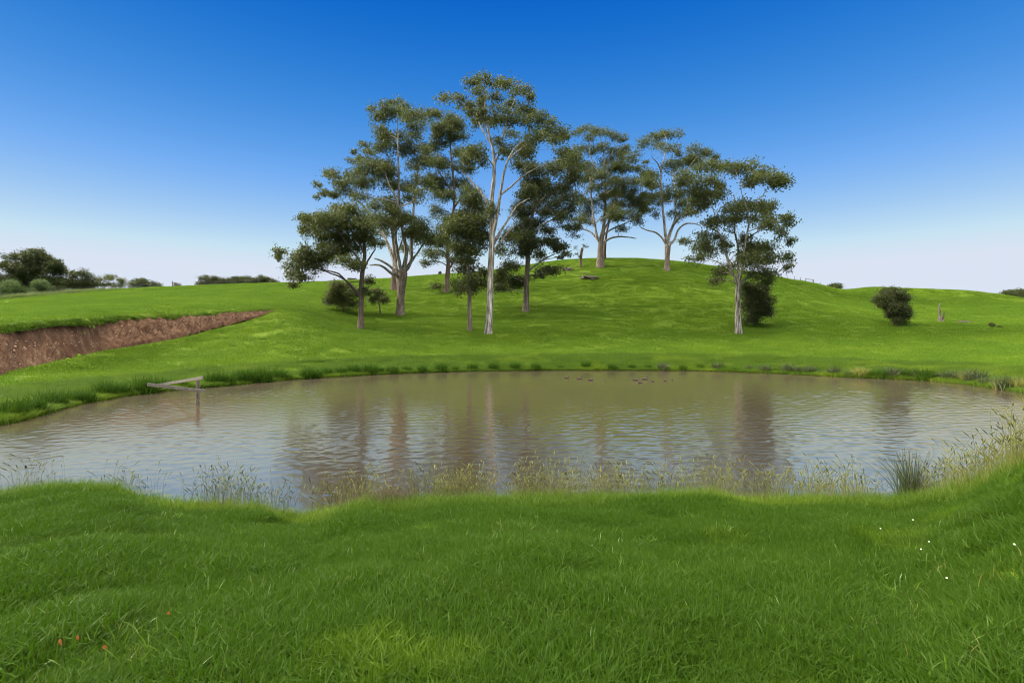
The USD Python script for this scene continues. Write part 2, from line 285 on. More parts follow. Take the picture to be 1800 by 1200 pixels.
def profile(px):
    """(distance, height) knots of the land along one line of sight."""
    pt = lambda t: (t(px)[1], EYE - (t(px)[0] - HZ) / F * t(px)[1])
    l, sn, sf = pt(lip), float(shore_near(px)), float(shore_far(px))
    deep = np.interp(px, [-700, -450, 2150, 2450], [0.5, -0.7, -0.7, 0.5])
    edge = np.interp(px, [-700, -450, 2150, 2450], [0.6, 0.0, 0.0, 0.6])
    w = sf - sn
    c = pt(crest)
    k = [(0.0, 2.36), (3.2, 2.36 + (l[1] - 2.36) * 0.2), (6.0, 2.36 + (l[1] - 2.36) * 0.55), l, (sn, edge), (sn + min(2.0, w * 0.3), deep), (sf - min(2.5, w * 0.3), deep), (sf, edge), pt(rim), pt(foot), pt(brow), pt(mid1), pt(mid2), c,
         (c[0] + 9, c[1] - 0.45), (c[0] + 40, c[1] - 5.5), (c[0] + 150, 6.0), (900.0, 0.0), (6000.0, -30.0)]
    k = np.array(k)
    for i in range(1, len(k)):
        k[i, 0] = max(k[i, 0], k[i - 1, 0] + 0.4)
    return k


TH = np.radians(np.r_[np.arange(-180, -66, 4.0), np.arange(-64, 64.01, 0.3), np.arange(66, 180.1, 4.0)])
TH[-1] = math.pi
RR = np.r_[np.arange(0.0, 3, 0.3), np.arange(3, 14, 0.16), np.arange(14, 90, 0.55), np.arange(90, 170, 0.9), np.geomspace(171, 5000, 36)]
ZZ = np.zeros((len(TH), len(RR)))
for i, th in enumerate(TH):
    u = math.tan(np.clip(th, -math.radians(63), math.radians(63)))
    k = profile(CX + F * u)
    ZZ[i] = PchipInterpolator(k[:, 0] * math.sqrt(1 + u * u), k[:, 1])(RR)
Tg, Rg = np.meshgrid(TH, RR, indexing='ij')
Xg, Yg = Rg * np.sin(Tg), Rg * np.cos(Tg)
for _ in range(2):      # soften the lines between the knots on the hillside
    s = (Rg > 75) & (Rg < 400)
    Zs = ZZ.copy(); Zs[2:-2, 2:-2] = (ZZ[2:-2, 2:-2] * 2 + ZZ[1:-3, 2:-2] + ZZ[3:-1, 2:-2] + ZZ[2:-2, 1:-3] + ZZ[2:-2, 3:-1] + ZZ[2:-2, :-4] + ZZ[2:-2, 4:]) / 8
    ZZ[s] = Zs[s]
P3 = np.stack([Xg, Yg, 0 * Xg], -1)
away = np.clip((Rg - 62) / 30, 0, 1)
dry_land = np.clip((ZZ - 0.15) / 0.5, 0, 1)
ZZ += dry_land * ((meshkit.fbm(P3 * 0.9, 3, 5) - 0.5) * 0.27 * np.clip(1 - (Rg - 40) / 40, 0.0, 1) * np.clip(Rg / 4, 0, 1)
                  + away * ((meshkit.fbm(P3 * 0.09, 3, 9) - 0.5) * 0.6 + (meshkit.fbm(P3 * np.array([0.25, 0.8, 1]), 3, 3) - 0.5) * 0.1))
hillock = np.exp(-(((Xg + 640) / 130) ** 2 + ((Yg - 560) / 120) ** 2))
ZZ += 76 * hillock
pxg = np.clip(CX + F * np.tan(np.clip(Tg, -1.1, 1.1)), -300, 2000)
fo, br_ = np.array([foot(p)[1] for p in pxg[:, 0]]), np.array([brow(p)[1] for p in pxg[:, 0]])
mid_ = np.clip((Yg - fo[:, None]) / (br_ - fo)[:, None], 0, 1)
ZZ -= np.where((pxg < 478) & (np.abs(Tg) < 1.05), np.sqrt(np.clip(np.sin(np.pi * mid_), 0, 1)) * 0.8 * np.clip((478 - pxg) / 60, 0, 1), 0)     # the ground behind the face of the cutting
ZZ[:, 0] = 2.36
ZZ[-1] = ZZ[0]
_gz = RegularGridInterpolator((TH, RR), ZZ, bounds_error=False, fill_value=None)


def ground(x, y):
    x, y = np.asarray(x, float), np.asarray(y, float)
    return _gz(np.stack([np.arctan2(x, y), np.hypot(x, y)], -1))


def hit(px, py, lo=3.0, hi=175.0):
    """The first point of the land that shows at this place of the photograph."""
    Y = np.arange(lo, hi, 0.05)
    u = (px - CX) / F
    z, ray = ground(u * Y, Y), EYE - (py - HZ) / F * Y
    i = np.nonzero(z >= ray)[0]
    Yh = Y[i[0]] if len(i) else crest(px)[1]
    return np.array([u * Yh, Yh, float(ground(u * Yh, Yh))])


def on(px, Y, dz=0.0):
    x = (px - CX) / F * Y
    return np.array([x, Y, float(ground(x, Y)) + dz])


def slope_frame(x, y, e=0.25):
    gx = (ground(x + e, y) - ground(x - e, y)) / (2 * e); gy = (ground(x, y + e) - ground(x, y - e)) / (2 * e)
    n = np.stack([-gx, -gy, np.ones_like(gx)], -1)
    return n / np.linalg.norm(n, axis=-1, keepdims=True)


nt, nr = ZZ.shape
V = np.stack([Xg, Yg, ZZ], -1).reshape(-1, 3)
i, j = np.meshgrid(np.arange(nt - 1), np.arange(nr - 1), indexing='ij')
q = np.stack([i * nr + j, i * nr + j + 1, (i + 1) * nr + j + 1, (i + 1) * nr + j], -1).reshape(-1, 4)
tag(part('pasture_ground', (V, np.vstack([q[:, [0, 2, 1]], q[:, [0, 3, 2]]])), ground_look, smooth=True), kind='structure', label='green grassy paddock rising from the pond to the hills')

# the pond: real ripples, a sum of short wind waves, finer rows nearby
wth = np.radians(np.arange(-62, 62.01, 0.14))
nw = 460
wr0 = np.array([(shore_near(CX + F * math.tan(a)) - 0.8) / math.cos(a) for a in wth]); wr1 = np.array([(shore_far(CX + F * math.tan(a)) + 0.8) / math.cos(a) for a in wth])
wt = np.linspace(0, 1, nw)
Rw = wr0[:, None] * (np.maximum(wr1, wr0 + 0.2) / wr0)[:, None] ** wt[None]
Xw, Yw = Rw * np.sin(wth)[:, None], Rw * np.cos(wth)[:, None]
rng = np.random.default_rng(7)
Zw = np.zeros_like(Xw)
gust = 0.55 + 0.75 * np.clip((meshkit.fbm(np.stack([Xw * 0.07, Yw * 0.13, 0 * Xw], -1), 3, 17) - 0.3) / 0.4, 0, 1)
NWAVE = 64
for k in range(NWAVE):
    lam = 0.19 * (0.85 / 0.19) ** rng.random() if k > 4 else rng.uniform(1.0, 2.0)
    d = math.pi / 2 + rng.normal(0, 0.75) + 0.25
    kk = 2 * math.pi / lam
    slope = RIPPLE * math.sqrt(2.0 / NWAVE) * (0.4 if k <= 4 else 1.0)
    step = np.maximum(Rw * (wr1 / wr0)[:, None] ** (1 / nw) - Rw, Rw * math.radians(0.14))
    Zw += slope / kk * np.sin(kk * (Xw * math.cos(d) + Yw * math.sin(d)) + rng.uniform(0, 6.283)) * np.clip(lam / (2.6 * step) - 0.6, 0, 1)
Zw *= gust
V = np.stack([Xw, Yw, Zw], -1).reshape(-1, 3)
i, j = np.meshgrid(np.arange(len(wth) - 1), np.arange(nw - 1), indexing='ij')
q = np.stack([i * nw + j, (i + 1) * nw + j, (i + 1) * nw + j + 1, i * nw + j + 1], -1).reshape(-1, 4)
q = q[(wr1 > wr0 + 0.3)[:-1].repeat(nw - 1)]
tag(part('pond_water', (V, q), water_look, smooth=True), kind='structure', label='brown rippled water of the farm pond')

# the red cutting in the left hillside
rng = np.random.default_rng(4)
s = np.arange(-260, 481, 1.6)
t = np.r_[-0.08, np.linspace(0, 1, 44), 1.03]
B0 = np.array([on(p, foot(p)[1]) for p in s]); B1 = np.array([on(p, brow(p)[1]) for p in s])
fade = np.clip((480 - s) / 60, 0, 1)[:, None]
C = B0[:, None] + (B1 - B0)[:, None] * t[None, :, None]
along = np.repeat(np.r_[0, np.cumsum(np.linalg.norm(np.diff(B0[:, :2], axis=0), axis=1))][:, None], len(t), 1)
up = np.repeat(t[None], len(s), 0)
n1 = meshkit.fbm(np.stack([along * 0.9, up * 0.8, 0 * up], -1), 4, 2)
n2 = meshkit.fbm(np.stack([along * 2.2, up * 5, 0 * up], -1), 4, 8)
out = 0.5 + (n1 - 0.5) * 1.0 * np.clip(up * 1.6, 0.2, 1) + (n2 - 0.5) * 0.45
out *= fade * np.clip((1.12 - up) * 2.2, 0.12, 1)
nrm = np.cross(np.gradient(B0, axis=0), B1 - B0); nrm /= np.linalg.norm(nrm, axis=1, keepdims=True)
nrm *= np.sign(-nrm[:, 1:2])
from scipy.ndimage import gaussian_filter1d
nrm = gaussian_filter1d(nrm, 12, axis=0)
C = C + nrm[:, None] * (0.06 + np.maximum(out, 0.02))[..., None]
Cv = np.maximum(C[..., 2], ground(C[..., 0], C[..., 1]) + 0.03 - 0.3 * (up < 0) - 0.25 * (up > 1))
C[..., 2] = np.where(up < 0, C[..., 2] - 0.3, np.where(up > 1, C[..., 2] - 0.1, Cv))
i, j = np.meshgrid(np.arange(len(s) - 1), np.arange(len(t) - 1), indexing='ij')
q = np.stack([i * len(t) + j, (i + 1) * len(t) + j, (i + 1) * len(t) + j + 1, i * len(t) + j + 1], -1).reshape(-1, 4)
cutting = tag(part('earth_cutting', (C.reshape(-1, 3), q), soil_look, smooth=True), 'red brown earth face cut into the left hillside', kind='structure')
stones = []
ico = trimesh.creation.icosphere(1)
for k in range(420):
    a = int(rng.integers(60, len(s) - 30)); b = int(np.clip(rng.normal(18, 7), 1, 42))
    r = abs(rng.normal(0.02, 0.025)) + 0.02
    stones.append((ico.vertices * r * rng.uniform(0.6, 1.4, 3) @ trimesh.transformations.random_rotation_matrix(rng.random(3))[:3, :3] + C[a, b], ico.faces))
tag(part('stones_in_soil', stones, G['stone']), 'small pale stones showing in the red earth face', 'stones', kind='stuff')

# ------------------------------------------------------------------ grass
def blades(rng, n, radius, h, w, lean=0.5, segs=2, square=True):
    """n curved blades on a disc: each a tapering ribbon of its own."""
    a, r = rng.uniform(0, 2 * np.pi, n), radius * np.sqrt(rng.random(n))
    root = np.stack([r * np.cos(a), r * np.sin(a), np.full(n, -0.02)], 1)
    H = h * rng.uniform(0.45, 1.15, n); W = w * rng.uniform(0.6, 1.3, n)
    d = rng.uniform(0, 2 * np.pi, n); D = np.stack([np.cos(d), np.sin(d), 0 * d], 1)
    f = rng.uniform(0, 2 * np.pi, n); S = np.stack([np.cos(f), np.sin(f), 0 * f], 1)
    L = lean * np.abs(rng.normal(0.6, 0.45, n))
    vs, nv = [], 2 * segs + 1
    for k in range(segs):
        t = k / segs
        c = root + np.array([0, 0, 1]) * (H * t * (1 - 0.25 * L * t))[:, None] + D * (H * L * t * t)[:, None]
        wk = (W * (1 - 0.55 * t))[:, None] / 2
        vs += [c - S * wk, c + S * wk]
    vs.append(root + np.array([0, 0, 1]) * (H * (1 - 0.25 * L))[:, None] + D * (H * L)[:, None])
    Vb = np.stack(vs, 1).reshape(-1, 3)
    tri = []
    for k in range(segs - 1):
        o = 2 * k
        tri += [(o, o + 1, o + 3), (o, o + 3, o + 2)]
    tri.append((2 * segs - 2, 2 * segs - 1, 2 * segs))
    return Vb, (np.arange(n)[:, None, None] * nv + np.array(tri)[None]).reshape(-1, 3)


def quats(n, rz):
    """Turns z onto n, then about it by rz."""
    z = np.array([0, 0, 1.0])
    c = np.cross(np.broadcast_to(z, n.shape), n); w = 1 + n[:, 2]
    q1 = np.concatenate([w[:, None], c], 1); q1 /= np.linalg.norm(q1, axis=1, keepdims=True)
    q2 = np.stack([np.cos(rz / 2), 0 * rz, 0 * rz, np.sin(rz / 2)], 1)
    w1, x1, y1, z1 = q1.T; w2, x2, y2, z2 = q2.T
    return np.stack([w1 * w2 - x1 * x2 - y1 * y2 - z1 * z2, w1 * x2 + x1 * w2 + y1 * z2 - z1 * y2, w1 * y2 - x1 * z2 + y1 * w2 + z1 * x2, w1 * z2 + x1 * y2 - y1 * x2 + z1 * w2], 1)


def scatter(name, protos, mat, pos, rng, scale, label, cat, normal=None, upright=0.5):
    pos = np.asarray(pos, float)
    pi = UsdGeom.PointInstancer.Define(stage, '/World/' + name)
    paths = []
    for k, m in enumerate(protos):
        pr = usdkit.mesh(stage, f'/World/{name}/tuft_{k:03d}' if k else f'/World/{name}/tuft', m, mat)
        paths.append(pr.GetPath())
    pi.CreatePrototypesRel().SetTargets(paths)
    n = len(pos)
    nm = np.tile([0, 0, 1.0], (n, 1)) if normal is None else normal * (1 - upright) + np.array([0, 0, 1.0]) * upright
    nm /= np.linalg.norm(nm, axis=1, keepdims=True)
    q = quats(nm, rng.uniform(0, 2 * np.pi, n))
    pi.CreateProtoIndicesAttr(Vt.IntArray.FromNumpy(rng.integers(0, len(protos), n).astype(np.int32)))
    pi.CreatePositionsAttr(Vt.Vec3fArray.FromNumpy(pos.astype(np.float32)))
    pi.CreateOrientationsAttr(Vt.QuathArray([Gf.Quath(float(a), float(b), float(c), float(d)) for a, b, c, d in q]))
    sc = (scale * np.ones(n))[:, None] * np.ones((1, 3))
    pi.CreateScalesAttr(Vt.Vec3fArray.FromNumpy(sc.astype(np.float32)))
    return tag(pi.GetPrim(), label, cat, kind='stuff')


rng = np.random.default_rng(11)
# near lawn
n = 12000
u = rng.uniform(-1.12, 1.12, n); Yl = np.sqrt(rng.uniform(1.6 ** 2, 12.6 ** 2, n))
x, y = u * Yl, Yl; z = ground(x, y)
ok = z > 0.02
x, y, z = x[ok], y[ok], z[ok]
clumpy = meshkit.fbm(np.stack([x * 1.3, y * 1.3, 0 * x], -1), 3, 21)
protos = [blades(np.random.default_rng(100 + k), 190, 0.27, 0.115, (0.0065, 0.0105)[k % 2], lean=(0.8, 1.3, 1.0)[k % 3], segs=3) for k in range(8)]
scatter('lawn_grass', protos, G['lawn'], np.stack([x, y, z], 1), rng, 0.7 + 0.95 * np.clip((clumpy - 0.25) / 0.5, 0, 1) ** 1.3, 'lush short green grass on the near bank', 'grass', slope_frame(x, y), 0.3)
n = 1300
u = rng.uniform(-1.1, 1.1, n); Yc = np.sqrt(rng.uniform(1.6 ** 2, 11.5 ** 2, n)); x, y = u * Yc, Yc; z = ground(x, y); ok = z > 0.1
scatter('coarse_grass', [blades(np.random.default_rng(150 + k), 14, 0.14, 0.13, 0.0095, lean=1.1, segs=4) for k in range(5)], G['coarse'], np.stack([x, y, z], 1)[ok], rng, rng.uniform(0.6, 1.25, ok.sum()), 'broader pale bladed grass scattered through the lawn', 'grass')
n = 1500
u = rng.uniform(-1.1, 1.1, n); Yc = np.sqrt(rng.uniform(1.6 ** 2, 11.5 ** 2, n)); x, y = u * Yc, Yc; z = ground(x, y)
ok = (z > 0.1) & (meshkit.fbm(np.stack([x * 0.8, y * 0.8, 0 * x], -1), 2, 77) > 0.5)
scatter('straw_blades', [blades(np.random.default_rng(170 + k), 14, 0.2, 0.1, 0.0045, lean=1.5, segs=3) for k in range(5)], G['dry'], np.stack([x, y, z + 0.02], 1)[ok], rng, rng.uniform(0.6, 1.2, ok.sum()), 'dead straw coloured blades lying through the lawn', 'grass')
# hillside
n = 60000
Yh = np.sqrt(rng.uniform(18 ** 2, 168 ** 2, n)); u = rng.uniform(-1.15, 1.15, n)
x, y = u * Yh, Yh; z = ground(x, y)
pxs = CX + F * u
foot_y, brow_y = np.array([foot(p)[1] for p in pxs]), np.array([brow(p)[1] for p in pxs])
incut = (pxs < 470) & (Yh > foot_y - 0.5) & (Yh < brow_y + 0.3)
ok = (z > 0.3) & ~incut & (Yh > shore_far(pxs))
x, y, z, Yh = x[ok], y[ok], z[ok], Yh[ok]
protos = [blades(np.random.default_rng(200 + k), 130, 1.2, 0.17, 0.05, lean=0.9, segs=2) for k in range(6)]
clumpy = meshkit.fbm(np.stack([x * 0.9, y * 0.9, 0 * x], -1), 3, 31)
scatter('hillside_grass', protos, G['hill'], np.stack([x, y, z], 1), rng, 0.55 + 1.0 * clumpy, 'bright green pasture grass over the hillsides', 'grass', slope_frame(x, y, 0.6), 0.3)
n = 2600
Yr = np.sqrt(rng.uniform(60 ** 2, 160 ** 2, n)); u = rng.uniform(-1.1, 1.1, n); x, y = u * Yr, Yr; pr = CX + F * u
ok = ~((pr < 475) & (Yr > np.array([foot(a)[1] for a in pr]) - 0.6) & (Yr < np.array([brow(a)[1] for a in pr]) + 0.4)) & (meshkit.fbm(np.stack([x * 0.06, y * 0.06, 0 * x], -1), 3, 55) > 0.47)
x, y = x[ok], y[ok]; z = ground(x, y)
scatter('rank_grass', [blades(np.random.default_rng(260 + k), 60, 0.35, 0.36, 0.03, lean=0.9, segs=2) for k in range(4)], G['bank'], np.stack([x, y, z], 1), rng, rng.uniform(0.4, 1.2, len(x)), 'coarse ungrazed grass clumps dotting the hillside', 'grass')
# the far rim: longer, rougher grass between the water and the hill
n = 14000
u = rng.uniform(-1.1, 1.15, n); p = CX + F * u
f0, f1 = shore_far(p), np.array([rim(a)[1] for a in p]) + 3.5
Yb = f0 + 0.12 + (f1 - f0) * rng.random(n) ** 1.9
x, y = u * Yb, Yb; z = ground(x, y)
protos = [blades(np.random.default_rng(300 + k), 110, 0.5, 0.4, 0.022, lean=1.0, segs=2) for k in range(5)]
clumpy = meshkit.fbm(np.stack([x * 0.5, y * 0.5, 0 * x], -1), 3, 41)
scatter('rim_grass', protos, G['bank'], np.stack([x, y, z], 1), rng, 0.45 + 1.1 * clumpy, 'long rough grass along the far rim of the pond', 'grass')

# seeding stems on the near edge
def seed_stem(rng, h):
    d = rng.uniform(0, 2 * np.pi); ln = rng.uniform(0.05, 0.35) * h
    D = np.array([math.cos(d), math.sin(d), 0])
    P = np.array([[0, 0, 0.0], D * ln * 0.2 + [0, 0, h * 0.5], D * ln * 0.6 + [0, 0, h * 0.85], D * ln + [0, 0, h * 0.97]])
    P = curve(P, 6)
    tip = P[-1] - P[-2]; tip /= np.linalg.norm(tip)
    L = rng.uniform(0.05, 0.1)
    head = tube(P[-1] + np.outer(np.linspace(0, L, 5), tip + D * 0.3), np.array([0.0015, 0.0055, 0.0065, 0.005, 0.001]) * rng.uniform(0.8, 1.2), 5)
    return [tube(P, np.linspace(0.0022, 0.0013, 6), 3, cap=False), head]


def seed_tuft(k):
    r = np.random.default_rng(400 + k); parts_ = []
    for _ in range(16):
        o = np.r_[r.normal(0, 0.13, 2), 0]
        parts_ += [(v + o, f) for v, f in seed_stem(r, r.uniform(0.34, 0.8))]
    b = blades(r, 70, 0.25, 0.3, 0.006, lean=0.7, segs=3)
    return join(parts_ + [b])


spots = []
for a, b, nn, lo, hi in ((0, 100, 5, -0.1, 0.8), (190, 260, 8, 0.2, 1.4), (330, 470, 26, 0.0, 1.2), (470, 600, 14, 0.2, 1.5), (590, 660, 18, 0.0, 1.5), (660, 860, 50, 0.1, 1.6), (860, 1120, 70, 0.1, 1.7), (1120, 1300, 44, 0.1, 1.7), (1300, 1540, 60, 0.0, 1.6), (1620, 1700, 26, 0.0, 1.2), (1690, 1860, 70, -0.4, 1.0)):
    for _ in range(int(nn * 0.7)):
        p_ = rng.uniform(a, b); spots.append(on(p_, lip(p_)[1] + rng.uniform(lo, hi), -0.02))
spots = np.array([p_ for p_ in spots if p_[2] > -0.05])
scatter('seeding_grass', [seed_tuft(k) for k in range(6)], G['dry'], spots, rng, rng.uniform(0.8, 1.3, len(spots)), 'tall straw coloured seeding grass along the near water edge', 'grass')
# greener long blades behind the lip
n = 4200
u = rng.uniform(-1.02, 1.06, n); p = CX + F * u
Yb = np.array([lip(a)[1] for a in p]) + rng.uniform(-0.7, 1.7, n)
x, y = u * Yb, Yb; z = ground(x, y); ok = (z > 0.0) & ((p > 560) | (rng.random(n) < 0.35))
scatter('edge_grass', [blades(np.random.default_rng(500 + k), 45, 0.2, 0.28, 0.007, lean=0.8, segs=3) for k in range(5)], G['bank'], np.stack([x, y, z], 1)[ok], rng, rng.uniform(0.5, 1.2, ok.sum()),
        'longer yellow green grass at the drop to the water', 'grass')
# tall pale grass along the left fence line
n = 700
p = rng.uniform(-60, 275, n); cy = np.array([crest(a)[1] for a in p])
Yb = cy + rng.uniform(-5, 3.0, n)
u = (p - CX) / F
x, y = u * Yb, Yb; z = ground(x, y)
scatter('fence_line_grass', [blades(np.random.default_rng(600 + k), 120, 0.9, 0.85, 0.04, lean=0.5, segs=2) for k in range(4)], G['pale'], np.stack([x, y, z], 1), rng, rng.uniform(0.5, 1.3, n) * np.clip((290 - p) / 160, 0.35, 1),
        'tall pale seeding grass along the left skyline fence', 'grass')
# turf hanging over the brow of the cutting
n = 900
p = rng.uniform(-260, 478, n)
Yb = np.array([brow(a)[1] for a in p]) + rng.uniform(-0.5, 0.35, n); u = (p - CX) / F
x, y = u * Yb, Yb; z = np.maximum(ground(x, y) + 0.05, ground(x * 1.008, y * 1.008) - 0.25)
scatter('brow_turf', [blades(np.random.default_rng(650 + k), 80, 0.4, 0.28, 0.03, lean=1.6, segs=2) for k in range(4)], G['bank'], np.stack([x, y, z], 1), rng, rng.uniform(0.6, 1.2, n), 'ragged turf overhanging the earth cutting', 'grass')

# ------------------------------------------------------------------ trees
def leaves(rng, cen, rad, n, size, droop=0.6, sub=12, wide=0.4):
    """n leaf sprigs in an uneven clump: gathered in small bunches, heavier on top, ragged below."""
    d = rng.normal(size=(sub, 3)); d /= np.linalg.norm(d, axis=1, keepdims=True)
    d[:, 2] = np.where(rng.random(sub) < 0.65, np.abs(d[:, 2]), d[:, 2])
    bc = cen + d * rad * (rng.random((sub, 1)) ** 0.45)
    k = rng.integers(0, sub, n)
    sp = np.minimum(rad.mean() * 0.33, 0.6)
    p = bc[k] + rng.normal(size=(n, 3)) * sp * np.array([1, 1, 0.7])
    a = rng.normal(size=(n, 3)); a[:, 2] -= droop * 1.6
    a /= np.linalg.norm(a, axis=1, keepdims=True)
    b = np.cross(a, rng.normal(size=(n, 3))); b /= np.linalg.norm(b, axis=1, keepdims=True) + 1e-9
    L = (size * rng.uniform(0.6, 1.3, n))[:, None]
    c = np.cross(a, b)
    Vq = np.stack([p, p + a * L * 0.45 + b * L * wide / 2 + c * L * 0.05, p + a * L, p + a * L * 0.45 - b * L * wide / 2 + c * L * 0.05], 1).reshape(-1, 3)
    q0 = np.arange(n)[:, None] * 4
    return Vq, np.vstack([q0 + [0, 1, 2], q0 + [0, 2, 3]]), bc


def parse(s_):
    return [tuple(float(v) for v in c.split(',')) for c in s_.split()]


def tree(name, label, base, limbs, clumps, seed, cat='tree', bark='bark', leaf='leaf', density=1.0, size=0.4, group=None, spread=0.5, Y=None, droop=0.6, bunch=13):
    """base: where the trunk meets the ground. limbs: lines of (px, py, width in px); the first is the trunk.
    clumps: 'px,py,rx,ry ...' of the foliage. Each clump gets its own depth, and a branch from the nearest limb."""
    rng = np.random.default_rng(seed)
    O = hit(*base) if Y is None else on(base[0], Y)
    Y0 = O[1]; k = Y0 / F
    C = parse(clumps)
    xs = np.array([c[0] for c in C]); W = (xs.max() - xs.min() + 20) / 2 * k
    t = thing(name, label, cat, O, group=group)
    nodes, rads, limb_parts = [], [], []
    for li, l in enumerate(limbs):
        l = np.array(l, float)
        pts = np.array([at(a, b, Y0) for a, b, _ in l]); r = l[:, 2] / 2 * k * (0.84 if li == 0 else 0.74)
        if li == 0:
            pts[:, 0] += (O[0] - pts[0, 0]); pts[0] = O + [0, 0, -0.5]
            pts = np.vstack([pts[0], O + [0, 0, 0.15], O + [(pts[1, 0] - O[0]) * 0.4, 0, 1.3], pts[1:]]) if pts[1, 2] > O[2] + 2.0 else pts
            r = np.r_[r[0] * 1.45, r[0] * 1.22, r[0], r[1:]] if len(r) < len(pts) else r
        else:
            d = np.linalg.norm(pts - pts[0], axis=1)
            # start on the limb it leaves, then lean forward or back
            if nodes:
                N = np.vstack(nodes); j = np.argmin(np.linalg.norm((N - pts[0])[:, [0, 2]], axis=1)); pts[0] = N[j]
            dy = rng.uniform(-0.55, 0.55) * d
            pts[1:, 1] += dy[1:]; f = (pts[1:, 1] / Y0)[:, None]
            pts[1:, [0]] *= f; pts[1:, [2]] = EYE + (pts[1:, [2]] - EYE) * f
        s_ = np.r_[0, np.cumsum(np.linalg.norm(np.diff(pts, axis=0), axis=1))]
        n_ = int(np.clip(s_[-1] / 0.7, 6, 44))
        P = curve(pts, n_); R = np.interp(np.linspace(0, s_[-1], n_), s_, r)
        wob = np.cumsum(rng.normal(size=(n_, 3)), axis=0) * 0.035; wob -= np.linspace(0, 1, n_)[:, None] * wob[-1]; wob[:3] *= 0.3
        P = P + wob * (1 if li else 0.5)
        nodes.append(P); rads.append(R)
        limb_parts.append(tube(P, R, 12 if li == 0 else 8, rough=0.07 if li == 0 else 0.04, rng=rng))
    part('trunk', limb_parts[0], G[bark], t, smooth=50, off=O)
    for m in limb_parts[1:]:
        part('limb', m, G['bark' if bark == 'stringy' else bark], t, smooth=50, off=O)
    N = np.vstack(nodes); NR = np.concatenate(rads)
    br, lv = [], []
    order = sorted(C, key=lambda c: min(np.hypot((N[:, 0] / N[:, 1] * F + CX) - c[0], (HZ - (N[:, 2] - EYE) / N[:, 1] * F) - c[1])))
    for c in order:
        px, py, rx, ry = c
        dy = np.clip(rng.normal(0, spread * 0.55), -0.95, 0.95) * W
        cen = at(px, py, Y0 + dy)
        rad = np.array([rx, rx * 0.9, ry]) * k
        low = N[:, 2] > cen[2] - 0.3
        dist = np.linalg.norm(N - cen, axis=1) + 2.5 * np.maximum(N[:, 2] - cen[2] + 0.4, 0) + np.where(N[:, 2] < O[2] + 1.5, 6, 0)
        j = int(np.argmin(dist)); D = np.linalg.norm(cen - N[j])
        r0 = min(NR[j] * 0.62, 0.03 + 0.016 * D + 0.02 * rx * k)
        mid = N[j] * 0.5 + cen * 0.5 + np.array([0, 0, 0.10 * D]) + rng.normal(size=3) * 0.06 * D
        n_ = int(np.clip(D / 0.6, 4, 16))
        P = curve([N[j], mid, cen], n_); R = np.linspace(r0, max(0.02, r0 * 0.4), n_)
        br.append(tube(P, R, 5, cap=False))
        N = np.vstack([N, P[1:]]); NR = np.r_[NR, R[1:]]
        area = math.pi * rx * ry * k * k
        n_l = int(density * area * 275 * (0.36 / size) ** 2 * rng.uniform(0.75, 1.2)) + 25
        V_, F_, bc = leaves(rng, cen, rad * 1.34, n_l, size, droop, sub=bunch)
        lv.append((V_, F_))
        for b in bc[:: 2]:
            m = P[-1] * 0.5 + b * 0.5 + rng.normal(size=3) * 0.12 - [0, 0, 0.1]
            br.append(tube(curve([P[-2] if rng.random() < 0.5 else P[-1], m, b], 4), [0.028, 0.022, 0.016, 0.010], 3, cap=False))
    tag(part('branches', br, G['twig' if bark != 'brown' else 'brown'], t, off=O), kind='stuff')
    tag(part('crown', lv, G[leaf], t, off=O), kind='stuff')
    return t


GUMS = 'tall gum trees standing on the pasture hill'
tree('gum_tree', 'low leaning gum tree, leftmost of the tall group, crown reaching out left', (634, 577),
     [[(634, 577, 12), (635, 546, 10.5), (636, 500, 10), (638, 472, 9), (641, 450, 7), (640, 420, 5), (636, 395, 3)],
      [(635, 522, 6), (618, 502, 5), (598, 487, 4), (574, 478, 3), (548, 470, 2)], [(634, 524, 6), (612, 498, 4.5), (590, 480, 3.4), (564, 474, 2.2), (536, 462, 1.5)],
      [(637, 480, 6), (648, 456, 4.6), (660, 438, 3)], [(637, 470, 5), (620, 440, 4), (600, 415, 3), (585, 392, 2)], [(640, 440, 4.5), (620, 410, 3.4), (606, 380, 2)]],
     '490,442,8,8 492,454,4,8 546,388,10,8 540,404,10,12 562,392,10,12 564,418,12,14 530,442,14,10 522,456,8,8 540,454,18,10 530,470,18,12 516,480,10,10 526,490,14,8 554,468,16,10 560,448,16,10 582,430,20,14 582,444,18,10 600,420,20,14 610,400,20,14 '
     '594,394,18,12 620,436,18,12 630,420,18,14 640,400,18,12 650,420,16,12 610,460,16,8 622,468,12,10 574,456,14,9 600,446,14,10 516,500,8,5 660,428,10,8 537,387,10,9 553,389,14,8 583,381,16,11 604,387,16,11 567,403,14,10 625,373,16,10 609,368,14,9 532,408,5,6 593,368,10,8 648,494,8,8 640,512,6,8',
     1, group=None, bark='brown', density=0.95)
